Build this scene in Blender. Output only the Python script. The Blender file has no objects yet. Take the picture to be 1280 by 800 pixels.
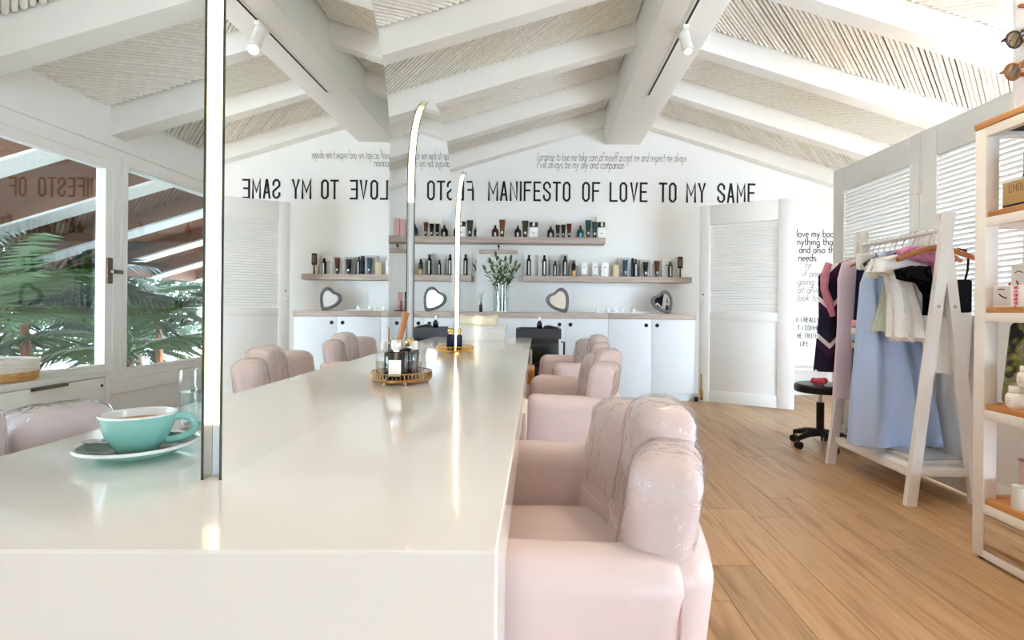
import bpy, math, random
from mathutils import Vector, Matrix, Euler
R = math.radians
PI = math.pi
random.seed(7)
sc = bpy.context.scene
COL = sc.collection

# ------------------------------------------------------------------ camera, world, light, exposure
F_PX, CX, CY, CAM_H, ROLL = 670.0, 670.5, 385.0, 0.974, R(0.53)
cam_d = bpy.data.cameras.new('camera'); cam = bpy.data.objects.new('camera', cam_d); COL.objects.link(cam)
cam.location = (0, 0, CAM_H); cam.rotation_euler = (R(90), -ROLL, 0)
cam_d.sensor_width = 36.0; cam_d.lens = F_PX / 1280 * 36
cam_d.shift_x = -(CX - 640) / 1280; cam_d.shift_y = -(400 - CY) / 1280
cam_d.clip_start = 0.02; cam_d.clip_end = 200
sc.camera = cam
w = bpy.data.worlds.new('world'); sc.world = w; w.use_nodes = True
bgn = w.node_tree.nodes['Background']
bgn.inputs[0].default_value = (0.62, 0.81, 1.0, 1); bgn.inputs[1].default_value = 11.5
sun_d = bpy.data.lights.new('sun', 'SUN'); sun_d.energy = 9.0; sun_d.color = (1, .97, .94); sun_d.angle = R(1.5)
sun = bpy.data.objects.new('sun', sun_d); COL.objects.link(sun); sun.rotation_euler = Vector((-.72, -.25, -.64)).to_track_quat('-Z', 'Y').to_euler()
sc.view_settings.view_transform = 'Standard'; sc.view_settings.look = 'None'
sc.view_settings.gamma = 1; sc.view_settings.use_curve_mapping = False
sc.view_settings.exposure = 0.88
sc.cycles.diffuse_bounces = 8; sc.cycles.max_bounces = 14; sc.cycles.glossy_bounces = 6
sc.cycles.transparent_max_bounces = 16
sc.cycles.use_denoising = True
sc.cycles.sample_clamp_indirect = 8

def p2w(x, y, d):
    """photo pixel + true depth -> room coordinates"""
    dx, dy = x - CX, y - CY; c, s = math.cos(ROLL), math.sin(ROLL)
    u, v = dx * c + dy * s, -dx * s + dy * c
    return Vector((u * d / F_PX, d, CAM_H - v * d / F_PX))
def PX(x, y, d): return p2w(x, y, d).x
def PZ(x, y, d): return p2w(x, y, d).z

# ------------------------------------------------------------------ materials
def lin(c):
    return tuple((v / 12.92 if v <= 0.04045 else ((v + 0.055) / 1.055) ** 2.4) for v in c)
def rgb(r, g, b): return lin((r / 255, g / 255, b / 255)) + (1,)
MATS = {}
def mat(name, col, rough=0.5, metal=0.0, coat=0.0, spec=0.5, noise=0.0, nscale=20, bump=0.0, bscale=60, emit=None, estr=0, trans=0, ior=1.45, stretch=None, alpha=1):
    if name in MATS: return MATS[name]
    m = bpy.data.materials.new(name); m.use_nodes = True
    nt = m.node_tree; b = nt.nodes['Principled BSDF']
    b.inputs['Base Color'].default_value = col
    b.inputs['Roughness'].default_value = rough; b.inputs['Metallic'].default_value = metal
    b.inputs['Coat Weight'].default_value = coat; b.inputs['Coat Roughness'].default_value = 0.06
    b.inputs['Specular IOR Level'].default_value = spec; b.inputs['IOR'].default_value = ior
    b.inputs['Transmission Weight'].default_value = trans
    b.inputs['Alpha'].default_value = alpha
    if emit: b.inputs['Emission Color'].default_value = emit; b.inputs['Emission Strength'].default_value = estr
    if noise or bump:
        tc = nt.nodes.new('ShaderNodeTexCoord'); src = tc.outputs['Object']
        if stretch:
            mp = nt.nodes.new('ShaderNodeMapping'); mp.inputs['Scale'].default_value = stretch
            nt.links.new(src, mp.inputs[0]); src = mp.outputs[0]
    if noise:
        n = nt.nodes.new('ShaderNodeTexNoise'); n.inputs['Scale'].default_value = nscale; n.inputs['Detail'].default_value = 5
        nt.links.new(src, n.inputs['Vector'])
        mx = nt.nodes.new('ShaderNodeMix'); mx.data_type = 'RGBA'
        mx.inputs['A'].default_value = tuple(c * (1 - noise) for c in col[:3]) + (1,)
        mx.inputs['B'].default_value = tuple(min(1, c * (1 + noise)) for c in col[:3]) + (1,)
        nt.links.new(n.outputs['Fac'], mx.inputs['Factor']); nt.links.new(mx.outputs['Result'], b.inputs['Base Color'])
    if bump:
        n2 = nt.nodes.new('ShaderNodeTexNoise'); n2.inputs['Scale'].default_value = bscale; n2.inputs['Detail'].default_value = 4
        nt.links.new(src, n2.inputs['Vector'])
        bp = nt.nodes.new('ShaderNodeBump'); bp.inputs['Strength'].default_value = bump; bp.inputs['Distance'].default_value = 0.01
        nt.links.new(n2.outputs['Fac'], bp.inputs['Height']); nt.links.new(bp.outputs[0], b.inputs['Normal'])
    MATS[name] = m
    return m

def wood_mat(name, c1, c2, c3, axis='Y', rough=0.45, scale=1.0, rand=True):
    if name in MATS: return MATS[name]
    m = bpy.data.materials.new(name); m.use_nodes = True; nt = m.node_tree; L = nt.links
    b = nt.nodes['Principled BSDF']; b.inputs['Roughness'].default_value = rough
    tc = nt.nodes.new('ShaderNodeTexCoord'); oi = nt.nodes.new('ShaderNodeObjectInfo')
    ml = nt.nodes.new('ShaderNodeMath'); ml.operation = 'MULTIPLY'; ml.inputs[1].default_value = 57.0 if rand else 0
    L.new(oi.outputs['Random'], ml.inputs[0])
    ad = nt.nodes.new('ShaderNodeVectorMath'); ad.operation = 'ADD'
    L.new(tc.outputs['Object'], ad.inputs[0]); L.new(ml.outputs[0], ad.inputs[1])
    mp = nt.nodes.new('ShaderNodeMapping')
    st = {'X': (0.7, 9, 9), 'Y': (9, 0.7, 9), 'Z': (9, 9, 0.7)}[axis]
    mp.inputs['Scale'].default_value = tuple(s * scale for s in st)
    L.new(ad.outputs[0], mp.inputs[0])
    n1 = nt.nodes.new('ShaderNodeTexNoise'); n1.inputs['Scale'].default_value = 1.6; n1.inputs['Detail'].default_value = 8; n1.inputs['Distortion'].default_value = 0.8
    L.new(mp.outputs[0], n1.inputs['Vector'])
    n2 = nt.nodes.new('ShaderNodeTexNoise'); n2.inputs['Scale'].default_value = 7; n2.inputs['Detail'].default_value = 6
    L.new(mp.outputs[0], n2.inputs['Vector'])
    cr = nt.nodes.new('ShaderNodeValToRGB')
    e = cr.color_ramp.elements
    e[0].position = 0.28; e[0].color = c3; e[1].position = 0.78; e[1].color = c1
    mid = e.new(0.45); mid.color = c2
    L.new(n1.outputs['Fac'], cr.inputs[0])
    mx = nt.nodes.new('ShaderNodeMix'); mx.data_type = 'RGBA'; mx.blend_type = 'MULTIPLY'
    cr2 = nt.nodes.new('ShaderNodeValToRGB'); cr2.color_ramp.elements[0].position = 0.3; cr2.color_ramp.elements[0].color = (0.72, 0.68, 0.62, 1)
    cr2.color_ramp.elements[1].position = 0.55; cr2.color_ramp.elements[1].color = (1, 1, 1, 1)
    L.new(n2.outputs['Fac'], cr2.inputs[0])
    mx.inputs['Factor'].default_value = 0.7
    L.new(cr.outputs[0], mx.inputs['A']); L.new(cr2.outputs[0], mx.inputs['B'])
    hv = nt.nodes.new('ShaderNodeHueSaturation')
    mr = nt.nodes.new('ShaderNodeMapRange'); mr.inputs['To Min'].default_value = 0.86; mr.inputs['To Max'].default_value = 1.1
    L.new(oi.outputs['Random'], mr.inputs[0]); L.new(mr.outputs[0], hv.inputs['Value'])
    L.new(mx.outputs['Result'], hv.inputs['Color']); L.new(hv.outputs[0], b.inputs['Base Color'])
    bp = nt.nodes.new('ShaderNodeBump'); bp.inputs['Strength'].default_value = 0.08; bp.inputs['Distance'].default_value = 0.004
    L.new(n2.outputs['Fac'], bp.inputs['Height']); L.new(bp.outputs[0], b.inputs['Normal'])
    MATS[name] = m
    return m

def sheet_glass(name, tint=(1, 1, 1, 1), refl=1.0, rough=0.0, bump=0):
    """thin clear sheet: transparent with fresnel gloss"""
    if name in MATS: return MATS[name]
    m = bpy.data.materials.new(name); m.use_nodes = True; nt = m.node_tree; L = nt.links
    for n in list(nt.nodes): nt.nodes.remove(n)
    out = nt.nodes.new('ShaderNodeOutputMaterial'); tr = nt.nodes.new('ShaderNodeBsdfTransparent'); gl = nt.nodes.new('ShaderNodeBsdfGlossy')
    tr.inputs[0].default_value = tint; gl.inputs['Roughness'].default_value = rough
    fr = nt.nodes.new('ShaderNodeLayerWeight'); fr.inputs['Blend'].default_value = 0.5      # Facing = 1 - |cos|
    pw = nt.nodes.new('ShaderNodeMath'); pw.operation = 'POWER'; pw.inputs[1].default_value = 5; L.new(fr.outputs['Facing'], pw.inputs[0])
    mu = nt.nodes.new('ShaderNodeMath'); mu.operation = 'MULTIPLY_ADD'; mu.inputs[1].default_value = 0.95; mu.inputs[2].default_value = 0.05; L.new(pw.outputs[0], mu.inputs[0])
    ml2 = nt.nodes.new('ShaderNodeMath'); ml2.operation = 'MULTIPLY'; ml2.inputs[1].default_value = refl; ml2.use_clamp = True; L.new(mu.outputs[0], ml2.inputs[0]); mu = ml2
    mx = nt.nodes.new('ShaderNodeMixShader'); L.new(mu.outputs[0], mx.inputs[0]); L.new(tr.outputs[0], mx.inputs[1]); L.new(gl.outputs[0], mx.inputs[2])
    if bump:
        tc = nt.nodes.new('ShaderNodeTexCoord'); n2 = nt.nodes.new('ShaderNodeTexNoise'); n2.inputs['Scale'].default_value = 22; n2.inputs['Detail'].default_value = 3
        n2.inputs['Distortion'].default_value = 1.2
        L.new(tc.outputs['Object'], n2.inputs['Vector'])
        bp = nt.nodes.new('ShaderNodeBump'); bp.inputs['Strength'].default_value = bump; bp.inputs['Distance'].default_value = 0.03
        L.new(n2.outputs['Fac'], bp.inputs['Height']); L.new(bp.outputs[0], gl.inputs['Normal']); L.new(bp.outputs[0], fr.inputs['Normal'])
    L.new(mx.outputs[0], out.inputs[0])
    MATS[name] = m
    return m

def coord_ramp(name, axis, stops, rough=0.7, expr=None):
    """fabric print: constant bands along a local axis (stops: (metres, colour))"""
    if name in MATS: return MATS[name]
    m = bpy.data.materials.new(name); m.use_nodes = True; nt = m.node_tree; L = nt.links
    b = nt.nodes['Principled BSDF']; b.inputs['Roughness'].default_value = rough; b.inputs['Specular IOR Level'].default_value = 0.2
    tc = nt.nodes.new('ShaderNodeTexCoord'); sp = nt.nodes.new('ShaderNodeSeparateXYZ'); L.new(tc.outputs['Object'], sp.inputs[0])
    cr = nt.nodes.new('ShaderNodeValToRGB'); cr.color_ramp.interpolation = 'CONSTANT'
    src = sp.outputs[axis]
    if expr == 'chevron':
        ab = nt.nodes.new('ShaderNodeMath'); ab.operation = 'PINGPONG'; ab.inputs[1].default_value = 0.075; L.new(sp.outputs['X'], ab.inputs[0])
        ad = nt.nodes.new('ShaderNodeMath'); ad.operation = 'ADD'; L.new(ab.outputs[0], ad.inputs[0]); L.new(src, ad.inputs[1])
        ml = nt.nodes.new('ShaderNodeMath'); ml.operation = 'MULTIPLY'; ml.inputs[1].default_value = 4.2; L.new(ad.outputs[0], ml.inputs[0])
        fr = nt.nodes.new('ShaderNodeMath'); fr.operation = 'FRACT'; L.new(ml.outputs[0], fr.inputs[0]); src = fr.outputs[0]
    L.new(src, cr.inputs[0])
    e = cr.color_ramp.elements
    e[0].position = 0; e[0].color = stops[0][1]
    e[1].position = stops[1][0]; e[1].color = stops[1][1]
    for p, c in stops[2:]:
        k = e.new(p); k.color = c
    L.new(cr.outputs[0], b.inputs['Base Color'])
    MATS[name] = m
    return m

WHITE = mat('white_paint', rgb(243, 241, 237), 0.55, noise=0.015, nscale=6)
WALLM = mat('white_plaster', rgb(243, 242, 239), 0.8, noise=0.02, nscale=3, bump=0.05, bscale=40)
BEAMM = mat('white_beam_paint', rgb(243, 240, 235), 0.6, noise=0.03, nscale=5, bump=0.08, bscale=15)
CABM = mat('white_cabinet_lacquer', rgb(238, 241, 244), 0.45)
DOORM = mat('white_door_paint', rgb(242, 241, 238), 0.5, noise=0.015, nscale=4)
TABLEM = mat('cream_table_lacquer', rgb(246, 241, 234), 0.16, coat=0.6, noise=0.008, nscale=2)
REEDM = mat('whitewashed_reed', rgb(240, 236, 228), 0.75, noise=0.16, nscale=5, stretch=(6, 6, 6))
GAPM = mat('reed_gap_shade', rgb(84, 74, 64), 0.9)  # backing coloured dark to paint the shade in gaps between reeds
BROWNREED = mat('brown_reed', rgb(136, 86, 52), 0.7, noise=0.35, nscale=6)
BROWNBACK = mat('brown_roof_board', rgb(96, 62, 42), 0.8, noise=0.25, nscale=4)
PINK = mat('pink_leather', rgb(227, 208, 206), 0.42, coat=0.08, noise=0.015, nscale=8, bump=0.04, bscale=250)
PINKD = mat('pink_seam', rgb(205, 170, 165), 0.5)
PLASTIC = sheet_glass('clear_plastic_wrap', (0.97, 0.97, 0.97, 1), 1.0, 0.04, 0.6)
MIRROR = mat('mirror_silver', (0.93, 0.94, 0.92, 1), 0.0, metal=1.0)
GLASSEDGE = mat('green_glass_edge', rgb(70, 80, 68), 0.15)
LEDM = mat('warm_led_strip', rgb(255, 240, 205), 0.5, emit=(1.0, 0.88, 0.66, 1), estr=2.2)
DIFFM = mat('unlit_led_diffuser', rgb(226, 232, 246), 0.3)
BLACK = mat('black_plastic', rgb(30, 30, 32), 0.35)
BLACKM = mat('black_matt', rgb(26, 26, 28), 0.6)
DARKGREY = mat('charcoal_plastic', rgb(58, 60, 66), 0.3)
CHROME = mat('chrome', rgb(215, 215, 218), 0.12, metal=1)
BRASS = mat('brass', rgb(190, 150, 85), 0.25, metal=1)
GOLD = mat('antique_gold', rgb(205, 165, 95), 0.22, metal=1)
BRONZE = mat('bronze_handle', rgb(120, 105, 88), 0.35, metal=0.8)
GREYWOOD = wood_mat('pale_oak_shelf', rgb(205, 188, 176), rgb(196, 178, 166), rgb(180, 160, 148), 'X', 0.5, rand=False)
OAK = wood_mat('oak_floor_plank', rgb(208, 172, 130), rgb(196, 158, 115), rgb(158, 120, 82), 'Y', 0.36)
PINE = wood_mat('amber_pine', rgb(214, 156, 92), rgb(200, 138, 74), rgb(160, 98, 50), 'Y', 0.45)
PALEPINE = wood_mat('rough_pale_pine', rgb(246, 228, 202), rgb(234, 204, 168), rgb(132, 84, 50), 'Y', 0.6, 1.6)
HANGWOOD = wood_mat('hanger_wood', rgb(190, 128, 74), rgb(178, 112, 60), rgb(146, 88, 46), 'X', 0.4)
GLASS = sheet_glass('window_glass', (0.88, 0.90, 0.89, 1), 1.6)
CLEARG = sheet_glass('clear_glass', (0.95, 0.97, 0.96, 1), 1.6, 0.01)
LETTER = mat('black_letter', rgb(22, 21, 20), 0.6)
LETTERG = mat('grey_letter', rgb(96, 92, 88), 0.7)
GREEN = mat('glossy_leaf', rgb(72, 104, 52), 0.4, noise=0.35, nscale=9)
PALMG = mat('palm_leaf', rgb(70, 102, 42), 0.4, noise=0.4, nscale=5)
PALMD = mat('dark_palm_leaf', rgb(34, 58, 30), 0.4, noise=0.35, nscale=5)

# ------------------------------------------------------------------ mesh helpers
class MB:
    def __init__(s): s.v = []; s.f = []
    def add(s, vs, fs):
        o = len(s.v); s.v += [tuple(p) for p in vs]; s.f += [tuple(i + o for i in f) for f in fs]; return s
    def box(s, x0, x1, y0, y1, z0, z1):
        return s.add([(x0,y0,z0),(x1,y0,z0),(x1,y1,z0),(x0,y1,z0),(x0,y0,z1),(x1,y0,z1),(x1,y1,z1),(x0,y1,z1)],
                     [(0,3,2,1),(4,5,6,7),(0,1,5,4),(1,2,6,5),(2,3,7,6),(3,0,4,7)])
    def cbox(s, x0, x1, y0, y1, z0, z1, c=0.003):
        """box with chamfered edges"""
        c = min(c, (x1-x0)*.45, (y1-y0)*.45, (z1-z0)*.45)
        return s.rbox((x0+x1)/2, (y0+y1)/2, (z0+z1)/2, (x1-x0)/2, (y1-y0)/2, (z1-z0)/2, c, 1)
    def rbox(s, cx, cy, cz, hx, hy, hz, r, seg=4, fn=None, n=1):
        """rounded box; fn deforms the local point"""
        def params(h):
            t = [-h + r - r * math.tan(PI/4 * (1 - k/seg)) for k in range(seg)]
            mid = [-(h-r) + 2*(h-r)*k/n for k in range(n+1)]
            return t + mid + [-q for q in reversed(t)]
        px, py, pz = params(hx), params(hy), params(hz)
        vid = {}; vs = []; fs = []
        def V(p):
            q = Vector((max(-(hx-r), min(hx-r, p[0])), max(-(hy-r), min(hy-r, p[1])), max(-(hz-r), min(hz-r, p[2]))))
            d = Vector(p) - q
            p2 = q + d.normalized() * r if d.length > 1e-9 else q
            k = (round(p2.x, 5), round(p2.y, 5), round(p2.z, 5))
            if k not in vid:
                vid[k] = len(vs); pp = fn(p2) if fn else p2
                vs.append((pp[0]+cx, pp[1]+cy, pp[2]+cz))
            return vid[k]
        def grid(A, B, mk, flip):
            for i in range(len(A)-1):
                for j in range(len(B)-1):
                    q = [V(mk(A[i],B[j])), V(mk(A[i+1],B[j])), V(mk(A[i+1],B[j+1])), V(mk(A[i],B[j+1]))]
                    if flip: q.reverse()
                    u = []
                    for t in q:
                        if t not in u: u.append(t)
                    if len(u) > 2: fs.append(tuple(u))
        grid(px, py, lambda a,b:(a,b,hz), False); grid(px, py, lambda a,b:(a,b,-hz), True)
        grid(px, pz, lambda a,b:(a,-hy,b), False); grid(px, pz, lambda a,b:(a,hy,b), True)
        grid(py, pz, lambda a,b:(hx,a,b), False); grid(py, pz, lambda a,b:(-hx,a,b), True)
        return s.add(vs, fs)
    def lathe(s, prof, cx=0, cy=0, cz=0, n=24, sx=1, sy=1, cap=True):
        vs = []; fs = []
        for (r, z) in prof:
            for k in range(n):
                a = 2*PI*k/n; vs.append((cx + r*sx*math.cos(a), cy + r*sy*math.sin(a), cz + z))
        for i in range(len(prof)-1):
            for k in range(n):
                fs.append((i*n+k, i*n+(k+1)%n, (i+1)*n+(k+1)%n, (i+1)*n+k))
        if cap:
            fs.append(tuple(range(n-1, -1, -1))); fs.append(tuple((len(prof)-1)*n + k for k in range(n)))
        return s.add(vs, fs)
    def cyl(s, p0, p1, r0, r1=None, n=12):
        r1 = r0 if r1 is None else r1
        return s.tube([p0, p1], [r0, r1], n)
    def tube(s, pts, rad, n=8, closed=False, flat=None):
        pts = [Vector(p) for p in pts]; m = len(pts)
        if not hasattr(rad, '__len__'): rad = [rad]*m
        vs = []; fs = []; up = None
        for i, p in enumerate(pts):
            a = pts[(i-1) % m] if (closed or i > 0) else p
            b = pts[(i+1) % m] if (closed or i < m-1) else p
            t = (b - a).normalized()
            if up is None:
                up = Vector((0,0,1)) if abs(t.z) < 0.9 else Vector((1,0,0))
            x = t.cross(up).normalized(); y = x.cross(t).normalized(); up = y
            for k in range(n):
                an = 2*PI*k/n; fx = flat if flat else 1
                vs.append(p + x*rad[i]*math.cos(an) + y*rad[i]*fx*math.sin(an))
        for i in range(m if closed else m-1):
            j = (i+1) % m
            for k in range(n):
                fs.append((i*n+k, j*n+k, j*n+(k+1)%n, i*n+(k+1)%n))
        if not closed:
            fs.append(tuple(range(n))); fs.append(tuple((m-1)*n + n-1-k for k in range(n)))
        return s.add(vs, fs)
    def prism(s, poly, axis, a, b):
        """extrude a 2D outline along an axis; poly in the other two axes (in order)"""
        n = len(poly)
        def P(p, t):
            return {'X': (t, p[0], p[1]), 'Y': (p[0], t, p[1]), 'Z': (p[0], p[1], t)}[axis]
        vs = [P(p, a) for p in poly] + [P(p, b) for p in poly]
        fs = [tuple(range(n)), tuple(range(2*n-1, n-1, -1))] + [(i, i+n, (i+1)%n+n, (i+1)%n) for i in range(n)]
        return s.add(vs, fs)
    def ring(s, outer, inner, axis, a, b):
        """extruded band between two closed outlines with the same number of points"""
        n = len(outer)
        def P(p, t):
            return {'X': (t, p[0], p[1]), 'Y': (p[0], t, p[1]), 'Z': (p[0], p[1], t)}[axis]
        vs = [P(p,a) for p in outer]+[P(p,a) for p in inner]+[P(p,b) for p in outer]+[P(p,b) for p in inner]
        fs = []
        for i in range(n):
            j = (i+1) % n
            fs += [(i,j,n+j,n+i), (2*n+j,2*n+i,3*n+i,3*n+j), (i,2*n+i,2*n+j,j), (n+j,3*n+j,3*n+i,n+i)]
        return s.add(vs, fs)
    def mesh(s, name, smooth=True, ang=38):
        me = bpy.data.meshes.new(name); me.from_pydata(s.v, [], s.f); me.validate()
        if smooth:
            me.polygons.foreach_set('use_smooth', [True]*len(me.polygons)); me.set_sharp_from_angle(angle=R(ang))
        me.update()
        return me

def obj(name, mb, m, parent=None, loc=(0,0,0), rot=(0,0,0), smooth=True, fix=True):
    me = mb.mesh(name, smooth) if isinstance(mb, MB) else mb
    if isinstance(mb, MB) and fix:
        import bmesh
        bm = bmesh.new(); bm.from_mesh(me); bmesh.ops.recalc_face_normals(bm, faces=bm.faces); bm.to_mesh(me); bm.free()
    if m and not me.materials: me.materials.append(m)
    o = bpy.data.objects.new(name, me); COL.objects.link(o)
    o.location = loc; o.rotation_euler = rot
    if parent: o.parent = parent
    return o
def tag(o, label, cat, group=None):
    o['label'] = label; o['category'] = cat
    if group: o['group'] = group
    return o
def thing(name, label, cat, loc=(0,0,0), rz=0, group=None):
    o = bpy.data.objects.new(name, None); COL.objects.link(o); o.empty_display_size = 0.05
    o.location = loc; o.rotation_euler = (0,0,rz)
    return tag(o, label, cat, group)
def struct(name, mb, m, label=None, **k):
    o = obj(name, mb, m, **k); o['kind'] = 'structure'
    if label: o['label'] = label
    return o
def kids(o): return [c for c in bpy.data.objects if c.parent == o]
def dup(root, loc, rz, label, parent=None):
    CH = {}
    for c in bpy.data.objects:
        if c.parent: CH.setdefault(c.parent.name, []).append(c)
    def cp(o, par):
        c = o.copy(); COL.objects.link(c); c.parent = par
        for ch in CH.get(o.name, []): cp(ch, c)
        return c
    r = cp(root, parent); r.location = loc; r.rotation_euler = (0,0,rz); r['label'] = label
    return r

# ------------------------------------------------------------------ room numbers
XL, XR, YB, YF = -2.65, 4.6, 6.17, -5.0       # left wall, right wall, back wall, wall behind the camera
RX = 0.97                                      # ridge
SL = 0.304
def zb(x): return 3.12 - SL*abs(x-RX)          # underside of rafters
RH = 0.17                                      # rafter depth below the reeds
def zr(x): return zb(x) + RH

# ---- floor: slab with planks
fl = struct('floor', MB().box(XL-0.1, XR+0.1, YF-0.1, YB+0.1, -0.08, -0.012), mat('dark_floor_joint', rgb(96, 70, 48), 0.8))
PWID, PLEN = 0.182, 1.38
pk = MB().cbox(-PWID/2+0.0007, PWID/2-0.0007, -PLEN/2+0.0008, PLEN/2-0.0008, -0.0125, 0, 0.0012).mesh('plank', False); pk.materials.append(OAK)
nx = int((XR-XL)/PWID)+2; cnt = 0; far = []
for i in range(nx):
    off = random.random()*PLEN
    xx = XL + (i-0.3)*PWID
    y = YF - off
    while y < YB + PLEN/2:
        yc = y
        if xx + PWID/2 > XL and xx < XR + 0.1 and yc + PLEN/2 > YF and yc - PLEN/2 < YB + 0.05:
            near = yc + PLEN/2 > 0.2 and (xx > -0.95 or yc > 3.2) and xx < 4.0 and (xx > -0.2 or yc > 4)
            if near and cnt < 300:
                o = bpy.data.objects.new('plank', pk); COL.objects.link(o); o.location = (xx, yc, 0); o.parent = fl; cnt += 1
            else: far.append((xx, yc))
        y += PLEN
fm = MB()
for (xx, yc) in far: fm.box(xx-PWID/2+.0007, xx+PWID/2-.0007, yc-PLEN/2+.0008, yc+PLEN/2-.0008, -0.0125, 0)
o = obj('plank_field', fm, OAK, fl, smooth=False); o['kind'] = 'stuff'

# ---- walls
def gable(x0, x1, z0=0.0, extra=0.25):
    pts = [(x0, z0), (x1, z0), (x1, zr(x1)+extra)]
    if x0 < RX < x1: pts.append((RX, zr(RX)+extra))
    pts.append((x0, zr(x0)+extra))
    return pts
struct('wall_back', MB().prism(gable(XL-0.12, XR+0.12), 'Y', YB, YB+0.12), WALLM, smooth=False)
# left wall with window openings
W1 = (2.05, 3.385); W2 = (3.41, 5.95); WZ0, WZ1 = 0.505, 1.905
W0 = (0.2, 1.75)  # unseen full-height window, added to bring more daylight in
lw = MB()
zt = zr(XL) + 0.25
lw.box(XL-0.12, XL, YF-0.1, W0[0], 0, WZ0); lw.box(XL-0.12, XL, W0[1], YB, 0, WZ0); lw.box(XL-0.12, XL, YF-0.1, YB, WZ1, zt)
edges = [YF-0.1, W0[0], W0[1], W1[0], W1[1], W2[0], W2[1], YB]
for a, b in zip(edges[0::2], edges[1::2]): lw.box(XL-0.12, XL, a, b, WZ0, WZ1)
struct('wall_left', lw, WALLM, smooth=False)
rw = MB()
zt = zr(XR) + 0.25
for a, b, z0, z1 in ((YF-0.1, YB, 0, 0.2), (YF-0.1, YB, 1.98, zt), (YF-0.1, 0.5, .2, 1.98), (3.3, YB, .2, 1.98)): rw.box(XR, XR+0.12, a, b, z0, z1)
struct('wall_right', rw, WALLM, smooth=False)
ff = MB()
ff.prism([(XL-.12, 2.12), (XR+.12, 2.12), (XR+.12, zr(XR)+.25), (RX, zr(RX)+.25), (XL-.12, zr(XL)+.25)], 'Y', YF-0.12, YF)
ff.box(XL-.12, 2.05, YF-.12, YF, 0, 2.12); ff.box(XR-.25, XR+.12, YF-.12, YF, 0, 2.12)
struct('wall_front', ff, WALLM, smooth=False)

# ---- ceiling: boards, ridge beam, rafters, reeds
ce = MB()
for (a, b) in ((XL-0.12, RX), (RX, XR+0.12)):
    za, zb_ = zr(a)+0.03, zr(b)+0.03
    ce.prism([(a, za), (b, zb_), (b, zb_+0.12), (a, za+0.12)], 'Y', YF-0.1, YB+0.12)
ceil = struct('ceiling', ce, GAPM, smooth=False)
obj('ridge_beam', MB().cbox(RX-0.204, RX+0.204, YF, YB, 2.863, 3.3, 0.006), BEAMM, ceil)
RAFT = [6.16 - 0.904*k for k in range(13)]
RW = 0.125
for yb in RAFT:
    for sgn in (-1, 1):
        x0, x1 = RX + sgn*0.2, (XR if sgn > 0 else XL)
        poly = [(x0, zb(x0)), (x1, zb(x1)), (x1, zr(x1)+0.04), (x0, zr(x0)+0.04)]
        obj('rafter', MB().prism(poly, 'Y', yb-RW, yb), BEAMM, ceil, smooth=False)
def reeds(xa, xb, ya, yb, direction, spacing, r, zf, jit):
    """diagonal canes laid over a bay, clipped to its rectangle"""
    m = MB()
    # direction +1: X grows as Y grows (line x - y = c); -1: x + y = c
    lo, hi = (xa - yb, xb - ya) if direction > 0 else (xa + ya, xb + yb)
    c = lo + spacing
    while c < hi - spacing*0.5:
        cc = c + random.uniform(-jit, jit)
        if direction > 0:
            y0, y1 = max(ya, xa - cc), min(yb, xb - cc); f = lambda y: cc + y
        else:
            y0, y1 = max(ya, cc - xb), min(yb, cc - xa); f = lambda y: cc - y
        if y1 - y0 > 0.02:
            pts = []
            for t in (0, 0.5, 1):
                y = y0 + (y1-y0)*t; x = f(y) + (random.uniform(-jit, jit) if t == .5 else 0)
                x = min(max(x, xa), xb)
                pts.append((x, y, zf(x) + 0.012 + random.uniform(-0.002, 0.002)))
            rr = r*random.uniform(0.85, 1.08)
            m.tube(pts, [rr, rr*random.uniform(.92, 1), rr*.95], 6)
        c += spacing*random.uniform(0.93, 1.07)
    return m
for k in range(len(RAFT)-1):
    ya, yb2 = RAFT[k+1], RAFT[k] - RW
    for sgn in (-1, 1):
        xa, xb = (RX+0.2, XR) if sgn > 0 else (XL, RX-0.2)
        d = 1 if k % 2 == 0 else -1
        m = reeds(xa + (.014 if sgn > 0 else 0), xb - (.014 if sgn < 0 else 0), ya, yb2 - .016, d*sgn, 0.042, 0.0142, zr, 0.0022)
        o = obj('reeds', m, REEDM, ceil, fix=False); o['kind'] = 'stuff'

# ---- windows in the left wall
def window(n, y0, y1, sash, label, WZ0=WZ0):
    x = XL
    fr = MB(); t = 0.045
    o_ = [(y0, WZ0), (y1, WZ0), (y1, WZ1), (y0, WZ1)]
    i_ = [(y0+t, WZ0+t), (y1-t, WZ0+t), (y1-t, WZ1-t), (y0+t, WZ1-t)]
    fr.ring(o_, i_, 'X', x-0.10, x+0.012)
    wn = struct('window_%d' % n, fr, WHITE, label, smooth=False)
    if sash:
        s = 0.055; i2 = [(y0+t+s, WZ0+t+s), (y1-t-s, WZ0+t+s), (y1-t-s, WZ1-t-s), (y0+t+s, WZ1-t-s)]
        obj('sash', MB().ring(i_, i2, 'X', x-0.05, x+0.005), WHITE, wn, smooth=False)
        hy = y1 - t - s/2
        h = obj('handle', MB().cbox(x+0.005, x+0.016, hy-0.02, hy+0.02, 1.10, 1.26, 0.003), BRONZE, wn)
        obj('handle_lever', MB().cbox(x+0.016, x+0.04, hy-0.008, hy+0.008, 1.165, 1.185, 0.003).cbox(x+0.032, x+0.044, hy-0.008, hy+0.07, 1.163, 1.187, 0.003), BRONZE, wn)
        g = i2
    else: g = i_
    obj('pane', MB().prism(g, 'X', x-0.036, x-0.030), GLASS, wn, smooth=False)
    return wn
window(1, *W1, True, 'white casement window with bronze handle above the low cabinet')
window(2, *W2, False, 'white fixed window left of the lit arch mirror')
window(3, *W0, False, 'unseen glass front added beside the camera for more light', 0.0)
obj_b = MB().cbox(XL, XL+0.014, 1.7, YB, 1.945, 1.97, 0.003)
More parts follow.
